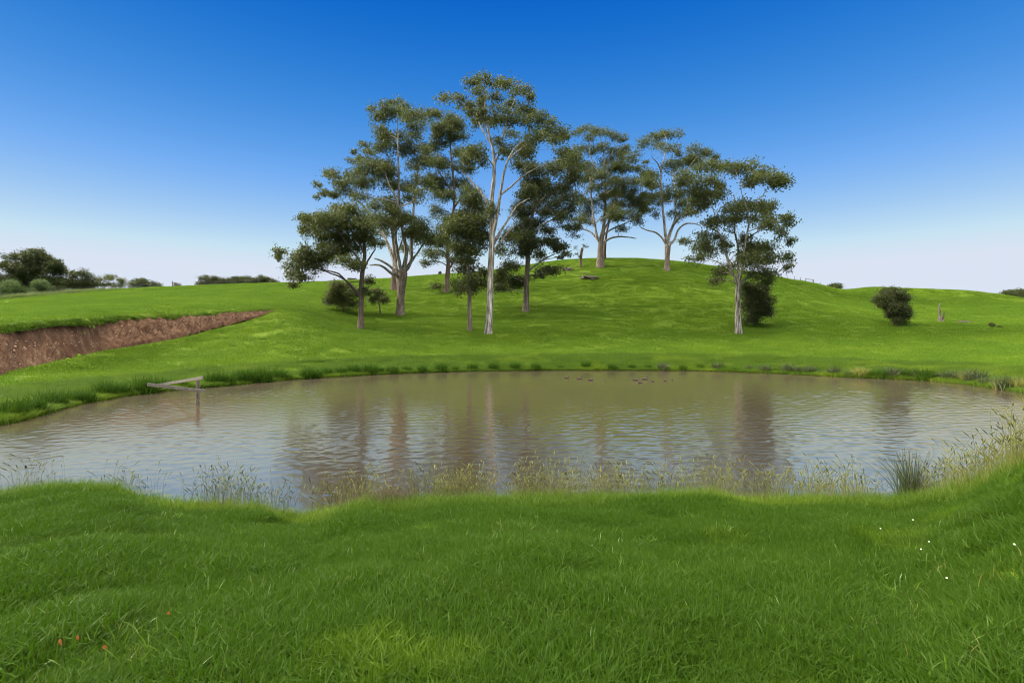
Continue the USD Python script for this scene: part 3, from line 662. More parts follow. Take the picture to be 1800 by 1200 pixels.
tree('gum_tree', 'broad many-limbed gum tree with a thick brown bulging trunk, second from left', (704, 553),
     [[(704, 553, 17), (705, 520, 16), (706, 500, 20), (707, 484, 25), (706, 474, 20)],
      [(700, 482, 9), (688, 481, 7), (678, 472, 5.5), (666, 466, 4.5), (650, 466, 3)], [(700, 480, 8), (686, 468, 6), (670, 458, 4.5), (658, 454, 3)],
      [(702, 482, 13), (692, 456, 10), (678, 424, 8), (668, 405, 7), (652, 379, 5), (640, 364, 4), (625, 352, 2.5)], [(703, 480, 10), (698, 436, 8), (697, 413, 7), (701, 373, 6), (697, 349, 5), (684, 325, 3), (676, 300, 2)],
      [(708, 480, 12), (713, 432, 9), (706, 395, 7), (703, 360, 6), (700, 291, 4.5), (699, 248, 3.4), (699, 205, 2)], [(712, 482, 11), (724, 456, 8.5), (726, 413, 7), (729, 376, 6), (732, 330, 4.5), (738, 285, 3), (740, 240, 2)],
      [(714, 484, 9), (728, 454, 6), (738, 438, 4.5), (750, 420, 3)]],
     '652,191,6,4 663,200,14,8 676,192,12,9 687,181,6,5 700,183,12,6 708,192,10,8 673,205,12,8 700,200,12,8 727,203,14,10 737,208,10,8 716,211,8,6 668,229,12,7 676,245,16,11 668,261,14,10 687,245,12,8 705,240,10,7 732,227,14,10 729,240,10,8 721,259,18,12 713,269,12,8 641,256,7,8 647,269,10,8 623,269,4,6 '
     '617,283,8,5 631,280,6,5 647,293,16,9 665,291,16,8 679,288,14,8 633,309,20,9 657,304,20,9 679,304,18,9 620,317,14,10 641,325,18,9 673,323,18,10 689,307,10,9 575,307,8,8 591,309,14,9 599,325,12,10 559,325,8,5 572,341,8,7 556,347,4,4 588,344,8,9 612,341,16,8 636,349,14,8 700,328,10,10 716,333,14,10 737,325,18,12 '
     '727,293,10,12 743,285,12,12 748,269,8,10 689,355,14,10 692,373,12,10 681,368,10,8 721,352,12,8 737,341,12,8 743,403,16,14 753,419,14,12 729,413,14,12 673,395,14,10 644,387,16,10 663,365,14,10 730,416,18,14 748,426,14,12 720,392,18,12 686,396,16,10',
     2, bark='stringy', density=0.85, spread=0.6)
tree('gum_tree', 'dark red-brown gum trunk close behind the thick bulging trunk, upslope', (692, 509),
     [[(692, 509, 11), (692, 486, 10), (694, 450, 8), (690, 410, 6), (688, 370, 3)], [(693, 460, 5), (704, 430, 4), (712, 400, 2.5)]],
     '690,395,14,10 704,382,14,10 676,412,10,8 712,440,10,8 690,360,12,9 668,380,10,8', 3, bark='brown', density=0.7)
tree('gum_tree', 'gum tree standing upslope behind the slim trunk, low green sprig on its left', (785, 513),
     [[(785, 513, 12), (786, 490, 10), (788, 462, 8), (786, 430, 6.5), (792, 390, 5.5), (799, 350, 5), (797, 312, 4), (793, 272, 3), (791, 225, 2)],
      [(788, 478, 5), (800, 455, 4), (808, 430, 2.5)], [(786, 460, 5), (772, 440, 4), (756, 446, 2.2)], [(795, 370, 4), (812, 345, 3), (824, 330, 2)], [(798, 340, 4), (780, 315, 3), (766, 290, 2)], [(786, 505, 3), (776, 500, 2), (770, 512, 1.3)]],
     '792,213,14,9 776,227,14,9 800,219,12,10 787,237,18,12 808,245,14,12 776,253,12,8 808,227,10,8 768,203,10,7 761,200,12,9 793,211,12,8 767,235,14,12 764,264,12,9 775,291,18,12 761,285,12,9 776,291,16,12 808,328,18,10 824,339,16,10 776,323,16,10 768,344,12,8 808,296,14,8 787,344,14,8 753,317,14,10 769,333,14,10 767,373,14,10 '
     '780,408,16,10 791,389,14,10 775,427,16,12 760,448,16,10 776,430,16,12 800,460,12,8 746,464,8,6 770,504,8,8 768,516,6,4 812,270,12,9 824,300,10,8',
     4, bark='brown', density=0.9)
tree('gum_tree', 'slim gum trunk with dense foliage hanging low, just left of the tallest tree', (826, 581),
     [[(826, 581, 10), (825, 545, 9), (825, 505, 8.5), (823, 460, 7), (822, 420, 5.5), (826, 385, 4), (832, 350, 2)],
      [(824, 440, 4), (838, 425, 3), (850, 410, 2)], [(823, 430, 4), (808, 410, 3), (798, 396, 2)], [(825, 500, 3), (842, 492, 2.2), (846, 480, 1.5)], [(825, 510, 3), (812, 498, 2.2), (806, 490, 1.5)]],
     '820,510,14,9 840,500,14,12 808,502,14,9 828,492,14,10 844,480,10,8 816,476,12,10 820,446,18,14 806,440,14,12 832,436,16,14 806,414,18,14 824,410,18,14 844,420,14,14 800,396,16,12 840,396,16,14 828,388,18,12 832,360,16,14 813,381,18,12 845,371,16,12 797,400,14,12 861,376,10,12 835,349,12,8 824,462,14,10',
     5, bark='stringy', leaf='leaf', density=1.05)
tree('gum_tree', 'tallest gum tree with a long pale straight trunk nearest the water', (858, 586),
     [[(858, 586, 15), (860, 540, 13.5), (862, 480, 12.5), (864, 427, 11.5), (864, 380, 10), (864, 350, 8.5), (868, 307, 7), (867, 275, 6), (858, 230, 4), (853, 187, 2.6), (851, 155, 1.6)],
      [(865, 420, 10), (872, 387, 8), (877, 355, 7), (884, 312, 5.5), (894, 280, 4.5), (905, 262, 3.6), (920, 248, 2.4)], [(863, 440, 9), (877, 410, 6.5), (892, 388, 5), (908, 363, 4), (931, 349, 3)],
      [(862, 372, 7), (846, 340, 5.5), (832, 323, 4.5), (814, 302, 3)], [(880, 345, 5), (895, 330, 4.5), (910, 316, 3.6), (935, 300, 2.4)], [(868, 300, 5), (880, 250, 3.5), (893, 205, 2.4), (905, 175, 1.6)], [(890, 290, 4), (915, 262, 3.2), (945, 245, 2.4), (972, 236, 1.6)],
      [(861, 260, 4), (845, 225, 3), (828, 195, 2), (808, 182, 1.3)], [(866, 452, 7), (884, 420, 5), (905, 396, 3.4)]],
     '832,147,12,9 851,141,14,7 872,147,14,7 893,149,14,7 909,160,14,7 925,160,12,8 933,173,6,7 845,163,12,8 872,171,10,7 848,176,8,8 787,171,14,6 805,173,10,6 811,184,10,6 824,189,8,8 827,200,8,6 845,187,10,8 848,197,8,6 872,200,12,10 899,187,12,9 920,195,16,9 899,203,14,8 936,203,12,9 952,211,12,9 968,216,12,9 '
     '984,232,12,9 992,243,9,9 957,232,14,9 925,213,14,8 904,216,10,8 845,208,10,8 837,216,10,8 861,219,12,12 875,211,10,8 877,248,12,8 904,235,14,8 947,243,18,10 973,248,14,12 909,264,18,12 925,269,14,12 995,269,16,10 1010,280,13,12 885,269,10,8 824,269,16,12 840,269,12,12 843,285,12,8 819,285,12,9 895,420,10,8 880,440,9,8',
     6, bark='bark', density=0.85, spread=0.6)
tree('gum_tree', 'dense dark gum tree right of the tallest one, with low branches trailing right', (924, 547),
     [[(924, 547, 13), (925, 510, 11), (927, 470, 10), (930, 430, 8), (933, 395, 6.5), (938, 360, 5), (945, 320, 3)],
      [(929, 480, 5), (942, 466, 4), (958, 455, 3), (976, 446, 2)], [(928, 492, 4), (942, 482, 3), (960, 480, 2)], [(932, 420, 6), (950, 398, 4.5), (972, 385, 3), (995, 372, 2)], [(936, 380, 5), (958, 345, 4), (985, 325, 2.6), (1005, 300, 1.6)], [(930, 430, 5), (915, 405, 4), (902, 385, 2.4)], [(926, 500, 4), (912, 492, 3), (896, 486, 2)]],
     '931,328,20,14 952,331,20,14 979,331,20,12 995,349,18,12 1000,371,14,14 1008,405,10,10 987,387,16,12 963,376,16,12 931,365,16,10 909,376,14,14 917,403,18,14 941,397,18,12 899,419,16,10 931,424,20,12 963,408,12,8 968,427,12,7 987,435,10,5 1008,290,14,12 1016,303,12,12 995,280,14,10 925,264,14,12 920,291,14,10 941,304,18,12 968,299,14,10 989,292,14,10 1000,315,14,12 '
     '920,416,14,9 940,430,14,9 970,426,14,7 982,438,10,6 994,448,8,6 952,450,12,7 916,446,16,10 896,472,14,10 880,492,12,12 900,498,18,10 916,500,10,14 884,508,10,8 878,480,10,8 960,478,18,6 976,474,14,6 946,484,10,5 925,345,18,12 950,352,16,12 975,360,14,10',
     7, bark='stringy', leaf='leaf2', density=1.1, spread=0.55)
tree('gum_tree', 'tiered gum tree on the hill crest with layered flat foliage', (1055, 469),
     [[(1055, 469, 16), (1055, 450, 12), (1056, 430, 11), (1058, 415, 10), (1061, 400, 7), (1064, 360, 5), (1063, 300, 4), (1061, 268, 2.4), (1055, 240, 1.5)],
      [(1056, 428, 7), (1046, 405, 5.5), (1043, 385, 4.5), (1040, 350, 3.5), (1037, 310, 2)], [(1054, 430, 5.5), (1044, 414, 4.4), (1034, 406, 3.6), (1018, 402, 2)], [(1059, 432, 6), (1072, 420, 4.4), (1092, 416, 3.4), (1118, 419, 2)],
      [(1059, 420, 5), (1072, 404, 4), (1090, 396, 3), (1112, 386, 2)], [(1060, 410, 5), (1076, 375, 4), (1085, 340, 3), (1095, 300, 2)], [(1063, 330, 3.5), (1076, 300, 2.8), (1090, 275, 1.6)], [(1048, 400, 4), (1036, 375, 3), (1026, 352, 2)], [(1062, 330, 3.4), (1050, 300, 2.6), (1036, 268, 1.6)], [(1063, 300, 3), (1075, 270, 2.2), (1084, 250, 1.4)]],
     '1013,235,10,5 1032,229,12,5 1050,232,12,5 1067,235,12,5 1088,243,12,6 1037,243,8,5 1097,247,5,4 1027,261,14,6 1043,267,14,6 1061,259,12,6 1080,269,14,7 1093,277,10,8 1112,277,10,8 1095,265,10,6 1037,293,16,9 1043,307,16,8 1075,296,14,8 1085,295,14,8 1102,300,12,8 1120,297,6,6 1032,320,12,10 1075,323,18,10 1048,333,14,8 '
     '1090,325,16,10 1107,340,14,10 1075,340,12,8 1122,360,14,8 1100,360,16,8 1082,385,18,8 1110,380,16,8 1132,372,10,8 1122,390,10,6 1043,365,14,10 1021,355,14,8 1083,376,14,8 1027,376,12,8 1016,387,10,7 1035,392,8,6 1060,350,12,9 1058,310,10,8 1062,285,10,6 1092,402,10,5',
     8, bark='stringy', density=0.9, spread=0.6)
tree('gum_tree', 'thin darker gum trunk right behind the tiered crest tree', (1062, 455.5),
     [[(1062, 455, 7), (1063, 436, 6), (1066, 412, 4.5), (1072, 385, 3.5), (1078, 350, 2)]], '1078,360,12,8 1070,372,10,7 1086,346,10,8 1064,345,9,7', 9, bark='brown', density=0.7)
tree('gum_tree', 'open gum tree with wide bare forks on the right slope of the crest', (1172, 475),
     [[(1172, 475, 11), (1173, 450, 10), (1174, 432, 12)],
      [(1171, 436, 6), (1165, 420, 5), (1152, 408, 4), (1138, 405, 3.4), (1125, 399, 2)], [(1173, 434, 8), (1168, 395, 6), (1164, 360, 5), (1161, 325, 4), (1162, 300, 3.4), (1170, 267, 2.4), (1172, 247, 1.5)], [(1162, 305, 3), (1155, 287, 2.4), (1146, 277, 1.4)],
      [(1177, 434, 9), (1180, 405, 7), (1187, 385, 5.5), (1187, 350, 4.5), (1183, 312, 2.6), (1184, 290, 1.5)], [(1179, 434, 7), (1186, 420, 5.5), (1193, 402, 4.6), (1210, 392, 3.6), (1232, 397, 2)], [(1186, 395, 4.5), (1203, 372, 3.4), (1215, 358, 2), (1222, 330, 1.4)], [(1187, 350, 3.5), (1200, 315, 2.6), (1215, 290, 2), (1232, 268, 1.3)]],
     '1132,252,12,6 1152,245,12,8 1167,238,10,6 1185,238,14,5 1160,255,10,5 1182,262,12,6 1191,270,6,6 1227,264,14,6 1245,269,10,6 1258,276,6,4 1212,278,12,6 1232,280,14,5 1182,291,12,8 1202,288,14,8 1220,287,14,8 1135,287,5,5 1135,310,16,9 1150,312,14,9 1117,322,12,8 1135,325,14,10 1175,342,14,10 1152,332,12,8 1167,355,10,8 '
     '1147,347,12,8 1125,350,16,11 1142,360,14,8 1205,360,16,10 1195,345,8,10 1197,380,10,8 1180,377,6,6 1154,379,6,5 1215,375,10,7',
     10, bark='stringy', density=0.85, spread=0.6)
tree('gum_tree', 'spreading gum tree with a pale trunk standing alone at right by the pond', (1298, 586),
     [[(1298, 586, 13), (1297, 555, 11), (1297, 525, 10.5), (1298, 500, 11), (1297, 492, 9)],
      [(1296, 500, 8), (1287, 475, 6.5), (1278, 452, 6), (1270, 418, 5), (1260, 406, 4.4), (1246, 399, 3.4), (1232, 389, 2)], [(1297, 498, 8), (1298, 470, 6), (1297, 430, 5), (1291, 405, 4), (1292, 370, 2.6), (1290, 340, 1.6)],
      [(1299, 500, 7), (1305, 460, 5.5), (1311, 417, 4.6), (1317, 388, 3.8), (1312, 362, 3), (1307, 348, 2), (1300, 320, 1.4)], [(1302, 505, 6), (1314, 488, 4.5), (1330, 470, 3.4), (1350, 455, 2.2)], [(1316, 378, 3.4), (1330, 352, 2.6), (1348, 336, 1.6)], [(1310, 425, 4), (1330, 408, 3), (1350, 398, 2)], [(1290, 482, 4), (1270, 465, 3), (1245, 455, 2)], [(1264, 408, 3), (1255, 375, 2.4), (1245, 345, 1.5)]],
     '1207,312,17,11 1200,325,13,10 1242,297,16,10 1267,295,14,8 1290,296,14,7 1315,296,18,10 1340,307,16,12 1360,315,15,12 1372,325,12,14 1330,318,14,9 1315,325,10,8 1220,340,18,11 1235,345,16,9 1260,347,18,11 1245,320,16,11 1265,330,8,9 1220,360,12,11 1240,362,14,8 1292,370,14,12 1305,360,14,8 1285,390,24,11 1250,392,14,9 1330,365,14,11 1350,370,14,14 '
     '1335,385,16,11 1355,397,14,11 1380,390,9,12 1376,410,8,12 1390,423,6,8 1235,417,14,9 1205,425,9,5 1230,435,14,10 1250,440,16,9 1225,455,11,8 1277,432,12,9 1260,420,12,8 1280,470,16,8 1265,482,14,7 1325,445,24,17 1347,437,14,10 1322,465,24,15 1355,457,14,10 1380,455,10,8 1385,470,7,7 1342,482,20,13 1310,420,10,9 1258,494,10,5 1350,497,9,6',
     11, bark='bark', leaf='leaf', density=0.95, spread=0.5)

# shrubs and far trees
def bush(name, label, base, clumps, seed, leaf='leaf2', cat='shrub', Y=None, density=1.3, size=0.3, stems=3, bark='brown', w=3.0, group=None, top=None):
    C = parse(clumps); cx = np.mean([c[0] for c in C]); cy = top or np.mean([c[1] for c in C])
    r = np.random.default_rng(seed + 77)
    limbs = [[(base[0], base[1], w), (base[0] * 0.6 + cx * 0.4, base[1] * 0.5 + cy * 0.5, w * 0.7), (cx, cy, w * 0.35)]]
    for _ in range(stems - 1):
        c = C[int(r.integers(len(C)))]
        limbs.append([(base[0] * 0.9 + cx * 0.1, base[1] * 0.9 + cy * 0.1, w * 0.5), ((base[0] + c[0]) / 2, (base[1] + c[1]) / 2, w * 0.4), (c[0], c[1], w * 0.2)])
    return tree(name, label, base, limbs, clumps, seed, cat, bark, leaf, density, size, group, 0.45, Y, droop=0.2)


bush('shrub', 'dark bushy shrub half hidden behind the pale trunk of the lone right gum', (1326, 571), '1322,520,18,12 1338,512,14,12 1330,536,22,12 1342,530,12,12 1322,549,18,9 1336,552,14,9 1346,545,8,8 1316,508,10,9 1318,562,10,6', 21, Y=86, density=1.5)
bush('shrub', 'dark round shrub tree standing alone on the right hillside', (1570, 570), '1560,516,10,6 1575,514,9,6 1556,528,12,8 1572,526,14,9 1587,530,9,8 1550,537,8,6 1566,540,14,8 1582,540,12,8 1590,546,7,7 1576,553,14,8 1590,556,7,7 1584,565,9,5 1569,556,8,6', 22, density=1.9, size=0.26, w=4)
bush('shrub', 'low green shrub behind the leftmost gum trunk', (605, 541), '602,518,18,9 582,532,12,7 618,536,16,6 594,504,11,6 622,518,12,9 588,520,10,8 604,532,14,7 610,506,8,6', 23, leaf='leaf', Y=93, density=1.2)
bush('shrub', 'small grey green shrub between the leftmost gum and the bulging trunk', (668, 538), '668,524,10,8 656,528,8,7 676,530,7,6 650,516,7,7 664,514,6,6', 24, leaf='leaf', Y=94, density=1.1)
bush('shrub', 'round dark tussock bush alone on the far right slope', (1743, 575), '1743,571,2.6,2.4 1742,570,2,2 1744.5,572,2,2', 25, w=1, size=0.14, stems=2, density=2.5)
bush('shrub', 'tiny flat dark tuft beside the round tussock bush', (1757, 576), '1756,574.5,2.2,1.2 1759,575,2,1.2', 26, w=0.8, size=0.12, stems=2, density=2)
bush('tree', 'large dark spreading tree on the left skyline', (62, 530), '40,458,20,9 60,452,18,8 78,462,14,9 28,470,16,10 50,474,18,9 72,478,16,9 92,470,14,9 104,484,12,10 20,486,14,9 44,490,18,9 68,494,20,9 92,496,16,9 110,500,10,9 30,502,16,9 56,508,20,9 84,510,18,9 16,472,8,6 64,443,8,5 100,512,10,7 14,500,10,9 4,506,12,8', 31, cat='tree', Y=150, density=1.5, size=0.5, stems=7, w=7)
bush('tree', 'smaller rounded dark tree right of the large left skyline tree', (142, 522), '132,484,10,6 145,482,10,6 156,492,9,7 128,496,9,7 142,498,14,7 158,504,9,7 132,508,12,7 148,510,12,6 164,511,6,5', 32, cat='tree', Y=155, density=1.0, size=0.5, stems=4, w=4)
bush('tree', 'airy umbrella-shaped tree on the left skyline', (196, 518), '176,492,7,3 188,489,8,3 200,488,8,3 210,493,7,3 216,496,5,3 180,502,6,3 190,500,6,3 202,501,6,3 212,503,5,3 171,499,5,3', 33, cat='tree', leaf='leaf', Y=165, density=0.9, size=0.5, stems=6, w=3)
bush('tree', 'low dark tree top showing over the left ridge right of the umbrella tree', (250, 520), '232,501,9,4 244,497,9,5 256,497,9,5 268,500,8,4 276,503,6,3 250,503,14,4', 34, cat='tree', Y=185, density=1.4, size=0.5, w=3)
bush('tree', 'flat topped tree at the left end of the skyline tree belt', (366, 515), '358,490,8,2.5 370,488,8,2.5 380,491,6,3 352,499,8,3.5 364,498,10,4', 35, cat='tree', Y=200, density=1.4, size=0.5, w=3, stems=4)
bush('tree', 'first bushy tree of the belt on the ridge, right of the flat topped one', (392, 515), '380,497,10,4 394,494,9,4 405,497,9,4 390,500,14,4', 36, cat='tree', Y=205, density=1.6, size=0.5, w=3)
bush('tree', 'middle and highest bushy tree of the belt on the ridge', (425, 515), '412,492,8,4 424,492,9,4 436,492,8,4 420,498,14,4 440,498,10,4', 37, cat='tree', Y=205, density=1.6, size=0.5, w=3)
bush('tree', 'bushy tree ending the belt on the ridge at its right', (466, 512), '452,495,8,4 464,491.5,8,4 474,494,8,4 484,496,6,3 462,498,14,3.5', 38, cat='tree', Y=205, density=1.6, size=0.5, w=3)
bush('shrub', 'pale green round bush at the left edge below the large skyline tree', (20, 530), '12,512,12,8 26,510,11,8 20,502,10,6 8,520,10,6 32,518,9,7 20,521,14,6', 39, leaf='leaf3', Y=112, density=1.5, size=0.24)
bush('shrub', 'small grey green bush in front of the large left skyline tree', (74, 524), '70,502,8,7 80,506,7,7 66,510,7,6 76,514,9,6 72,498,6,5', 40, leaf='leaf3', Y=116, density=1.5, size=0.24)
bush('shrub', 'sparse reddish twiggy bush beside a lone post on the left ridge', (311, 506.5), '308,499,2.5,2.5 312,500.5,2.5,2 315,501,2,2 311,503.5,3,2', 41, leaf='dead', Y=138, density=0.8, size=0.22, w=1)
bush('tree', 'dark tree top poking over the saddle between the two right hills', (1468, 520), '1462,504,5,3 1468,501.5,6,3 1475,505,5,3 1468,506,8,3', 42, cat='tree', Y=190, density=1.8, size=0.4, w=2)
bush('tree', 'dark trees at the right edge of the skyline behind the second hill', (1786, 535), '1768,515,6,3 1778,514,7,3 1788,514,7,3.5 1798,516,8,4 1812,516,9,4 1782,519,12,4 1800,521,10,4', 43, cat='tree', Y=200, density=1.8, size=0.5, w=3)

# ------------------------------------------------------------------ dead wood
rng = np.random.default_rng(21)
O = hit(1022, 470)
k = O[1] / F
t = thing('broken_tree', 'broken off reddish trunk with a few leafy shoots, left of the tiered crest tree', 'tree', O)
P = curve([O + [0, 0, -0.3], O + [-0.1, 0, 2.2], O + np.array([0.25, 0, 34 * k])], 9)
part('trunk', tube(P, np.interp(np.arange(9), [0, 1, 8], [4.2 * k / 2 * 1.6, 4.6 * k / 2, 4.6 * k / 2]), 9, rough=0.1, rng=rng), G['brown'], t, smooth=40, off=O)
lv, br = [], []
for a, b, rx, ry in ((1012, 436, 4, 4), (1014, 446, 4, 4), (1031, 434, 5, 2.5), (1017, 452, 3, 3), (1026, 432, 3, 3)):
    c = at(a, b, O[1] + rng.normal() * 0.6)
    v, f, _ = leaves(rng, c, np.array([rx, rx, ry]) * k, 60, 0.32, 0.4, 6); lv.append((v, f))
    br.append(tube(curve([P[6], (P[6] + c) / 2 + [0, 0, 0.2], c], 5), np.linspace(0.05, 0.02, 5), 5))
tag(part('branches', br, G['twig'], t, off=O), kind='stuff'); tag(part('leaves', lv, G['leaf2'], t, off=O), kind='stuff')


def log_pile(label, px0, px1, py, seed, n=11):
    r = np.random.default_rng(seed); a, b = hit(px0, py), hit(px1, py); c = (a + b) / 2
    t = thing('log_pile', label, 'log pile', c)
    ax = (b - a) / np.linalg.norm(b - a); L = np.linalg.norm(b - a)
    for i_ in range(n):
        s0 = r.uniform(-0.42, 0.42) * L; ln = r.uniform(0.25, 0.55) * L; yaw = r.normal(0, 0.5); tilt = r.normal(0, 0.16)
        d = np.array([math.cos(yaw) * ax[0], math.sin(yaw) + ax[1] * math.cos(yaw), tilt + ax[2]]); d /= np.linalg.norm(d)
        m = c + ax * s0 + [0, r.uniform(-0.5, 0.5), 0]; m[2] = float(ground(m[0], m[1])) + 0.15 + r.uniform(0, 0.7) * (1 - abs(s0) / (0.5 * L))
        R = r.uniform(0.09, 0.2)
        P_ = m + np.outer(np.linspace(-0.5, 0.5, 7) * ln, d) + r.normal(size=(7, 3)) * 0.03
        part('log', tube(P_, R * np.linspace(1.1, 0.7, 7), 8, rough=0.12, rng=r), G['char'] if i_ % 3 == 0 else G['dead'], t, smooth=40, off=c)
    for i_ in range(5):
        s0 = r.uniform(-0.5, 0.5) * L; m = c + ax * s0; m[2] = float(ground(m[0], m[1])) + 0.3
        part('branch', tube(curve([m, m + [r.normal() * 0.6, 0.1, 0.5], m + [r.normal() * 1.1, 0.1, 0.8 + r.random() * 0.5]], 6), np.linspace(0.06, 0.02, 6), 5), G['dead'], t, off=c)


log_pile('tangle of charred and bleached logs, lower of the two piles below the crest', 1017, 1052, 491, 5, 13)
log_pile('grey brown heap of fallen timber, upper of the two piles beside the broken trunk', 987, 1013, 475.5, 6, 10)

O = hit(1652, 565); k = O[1] / F
t = thing('dead_stump', 'tall weathered dead stump with two spikes on the right hillside', 'tree stump', O)
P = curve([O + [0, 0, -0.3], O + [0, 0, 0.5], O + [-0.05, 0, 1.6], O + [-0.1, 0, 2.4], O + [0.15, 0, 3.3]], 14)
part('trunk', tube(P, np.interp(np.linspace(0, 1, 14), [0, 0.15, 0.35, 0.7, 0.85, 1], [0.42, 0.3, 0.19, 0.15, 0.09, 0.02]), 10, rough=0.14, rng=rng), G['dead'], t, smooth=40, off=O)
P = curve([O + [0.55, 0.1, -0.3], O + [0.65, 0.1, 0.6], O + [0.9, 0.1, 1.75]], 9)
part('side_trunk', tube(P, np.interp(np.linspace(0, 1, 9), [0, 0.2, 0.6, 1], [0.25, 0.16, 0.12, 0.04]), 9, rough=0.14, rng=rng), G['dead'], t, smooth=40, off=O)
part('root_flare', tube(curve([O + [-0.5, -0.2, -0.12], O + [0.1, -0.1, 0.12], O + [0.7, 0, -0.1]], 7), [0.1, 0.2, 0.26, 0.28, 0.26, 0.2, 0.1], 8, rough=0.1, rng=rng), G['dead'], t, smooth=40, off=O)
part('hollow', tube(np.array([O + [-0.07, -0.2, 1.5], O + [-0.08, -0.205, 1.75], O + [-0.09, -0.18, 2.05]]), [0.05, 0.08, 0.05], 8), G['char'], t, off=O)
O = hit(1696, 567)
t = thing('fallen_log', 'low greyish fallen log lying in the hollow right of the dead stump', 'log', O)
part('log', tube(curve([O + [-1.1, 0.2, 0.02], O + [0, 0, 0.12], O + [1.2, -0.1, 0.0]], 9), np.linspace(0.2, 0.12, 9), 8, rough=0.1, rng=rng), G['dead'], t, smooth=40, off=O)
part('branch', tube(curve([O + [0.4, 0, 0.15], O + [0.8, 0.1, 0.4], O + [1.0, 0.15, 0.5]], 5), np.linspace(0.06, 0.02, 5), 6), G['dead'], t, off=O)

# ------------------------------------------------------------------ fences
def plank(A_, B_, hgt, thk, bevel=0.012):
    A_, B_ = np.asarray(A_, float), np.asarray(B_, float); d = B_ - A_; L = np.linalg.norm(d); x = d / L
    y = np.cross([0, 0, 1], x); y /= np.linalg.norm(y); z = np.cross(x, y)
    v, f = box(L, thk, hgt, bevel=bevel)
    n_ = (meshkit.fbm(v * 3 + A_, 2, 3)[:, None] - 0.5) * 0.01
    return v @ np.stack([x, y, z]) + (A_ + B_) / 2 + n_, f


base = at(347.5, 710, 30.0); base[2] = 0
O = base
t = thing('old_rail_fence', 'old grey two rail timber fence end standing in the water at left', 'fence', O)
pm = trimesh.creation.cylinder(0.095, 3.0, sections=12)
part('post', (np.array(pm.vertices) + O + [0, 0, -0.08], np.array(pm.faces)), G['post'], t, smooth=40, off=O)
part('rail', plank(at(259, 675.3, 28.9), at(360, 687.2, 29.86), 0.18, 0.06), G['timber'], t, off=O)
part('rail', plank(at(282, 676, 36.8), at(357, 663.4, 30.02), 0.18, 0.06), G['timber'], t, off=O)
for dz, yy in ((0.85, -0.03), (0.75, -0.03)):
    b = trimesh.creation.cylinder(0.016, 0.03, sections=8); b.apply_transform(trimesh.transformations.rotation_matrix(np.pi / 2, [1, 0, 0]))
    part('bolt', (np.array(b.vertices) + [at(347.5, 686, 29.7)[0], 29.7 + yy, dz], np.array(b.faces)), G['post'], t, off=O)


def wire_fence(label, posts, rail=None, h=1.15, back=1.0):
    pts = []
    for px, ex, r in posts:
        Yc = crest(px)[1] + back; pts.append((on(px, Yc), ex, r))
    O = pts[0][0]; t = thing('wire_fence', label, 'fence', O)
    for p_, ex, r in pts:
        m = trimesh.creation.cylinder(r, h + ex + 0.4, sections=8)
        part('post', (np.array(m.vertices) + p_ + [0, 0, (h + ex + 0.4) / 2 - 0.4], np.array(m.faces)), G['post'], t, smooth=40, off=O)
    for z_ in (0.35, 0.7, 1.02):
        part('wire', tube(np.array([p_ + [0, -0.1, z_] for p_, _, _ in pts]), np.full(len(pts), 0.006), 4), G['wire'], t, off=O)
    if rail:
        a, b = pts[rail[0]][0], pts[rail[1]][0]
        part('rail', tube(np.array([a + [0, 0, h - 0.05], b + [0, 0, h + 0.2]]), [0.055, 0.055], 8), G['post'], t, smooth=40, off=O)


wire_fence('wire fence with strainer posts crossing the skyline right of the lone gum', [(1358, 0, 0.05), (1371, 0, 0.05), (1384, 0, 0.05), (1396.4, 0.1, 0.06), (1407.5, 0.1, 0.07), (1416.4, 0.1, 0.09), (1429.3, 0.25, 0.13), (1442, 0, 0.05), (1455, 0, 0.05)], rail=(5, 6))
wire_fence('post and wire fence along the left skyline in tall pale grass', [(4, 0.2, 0.09), (32, 0, 0.06), (62, 0, 0.06), (92, 0, 0.06), (119, 0, 0.06), (150, 0, 0.06), (182, 0, 0.06), (220, 0, 0.06), (262, 0, 0.06), (303, 0.3, 0.1), (380, 0, 0.07), (413, 0, 0.07), (455, 0, 0.06)], back=-2.5)

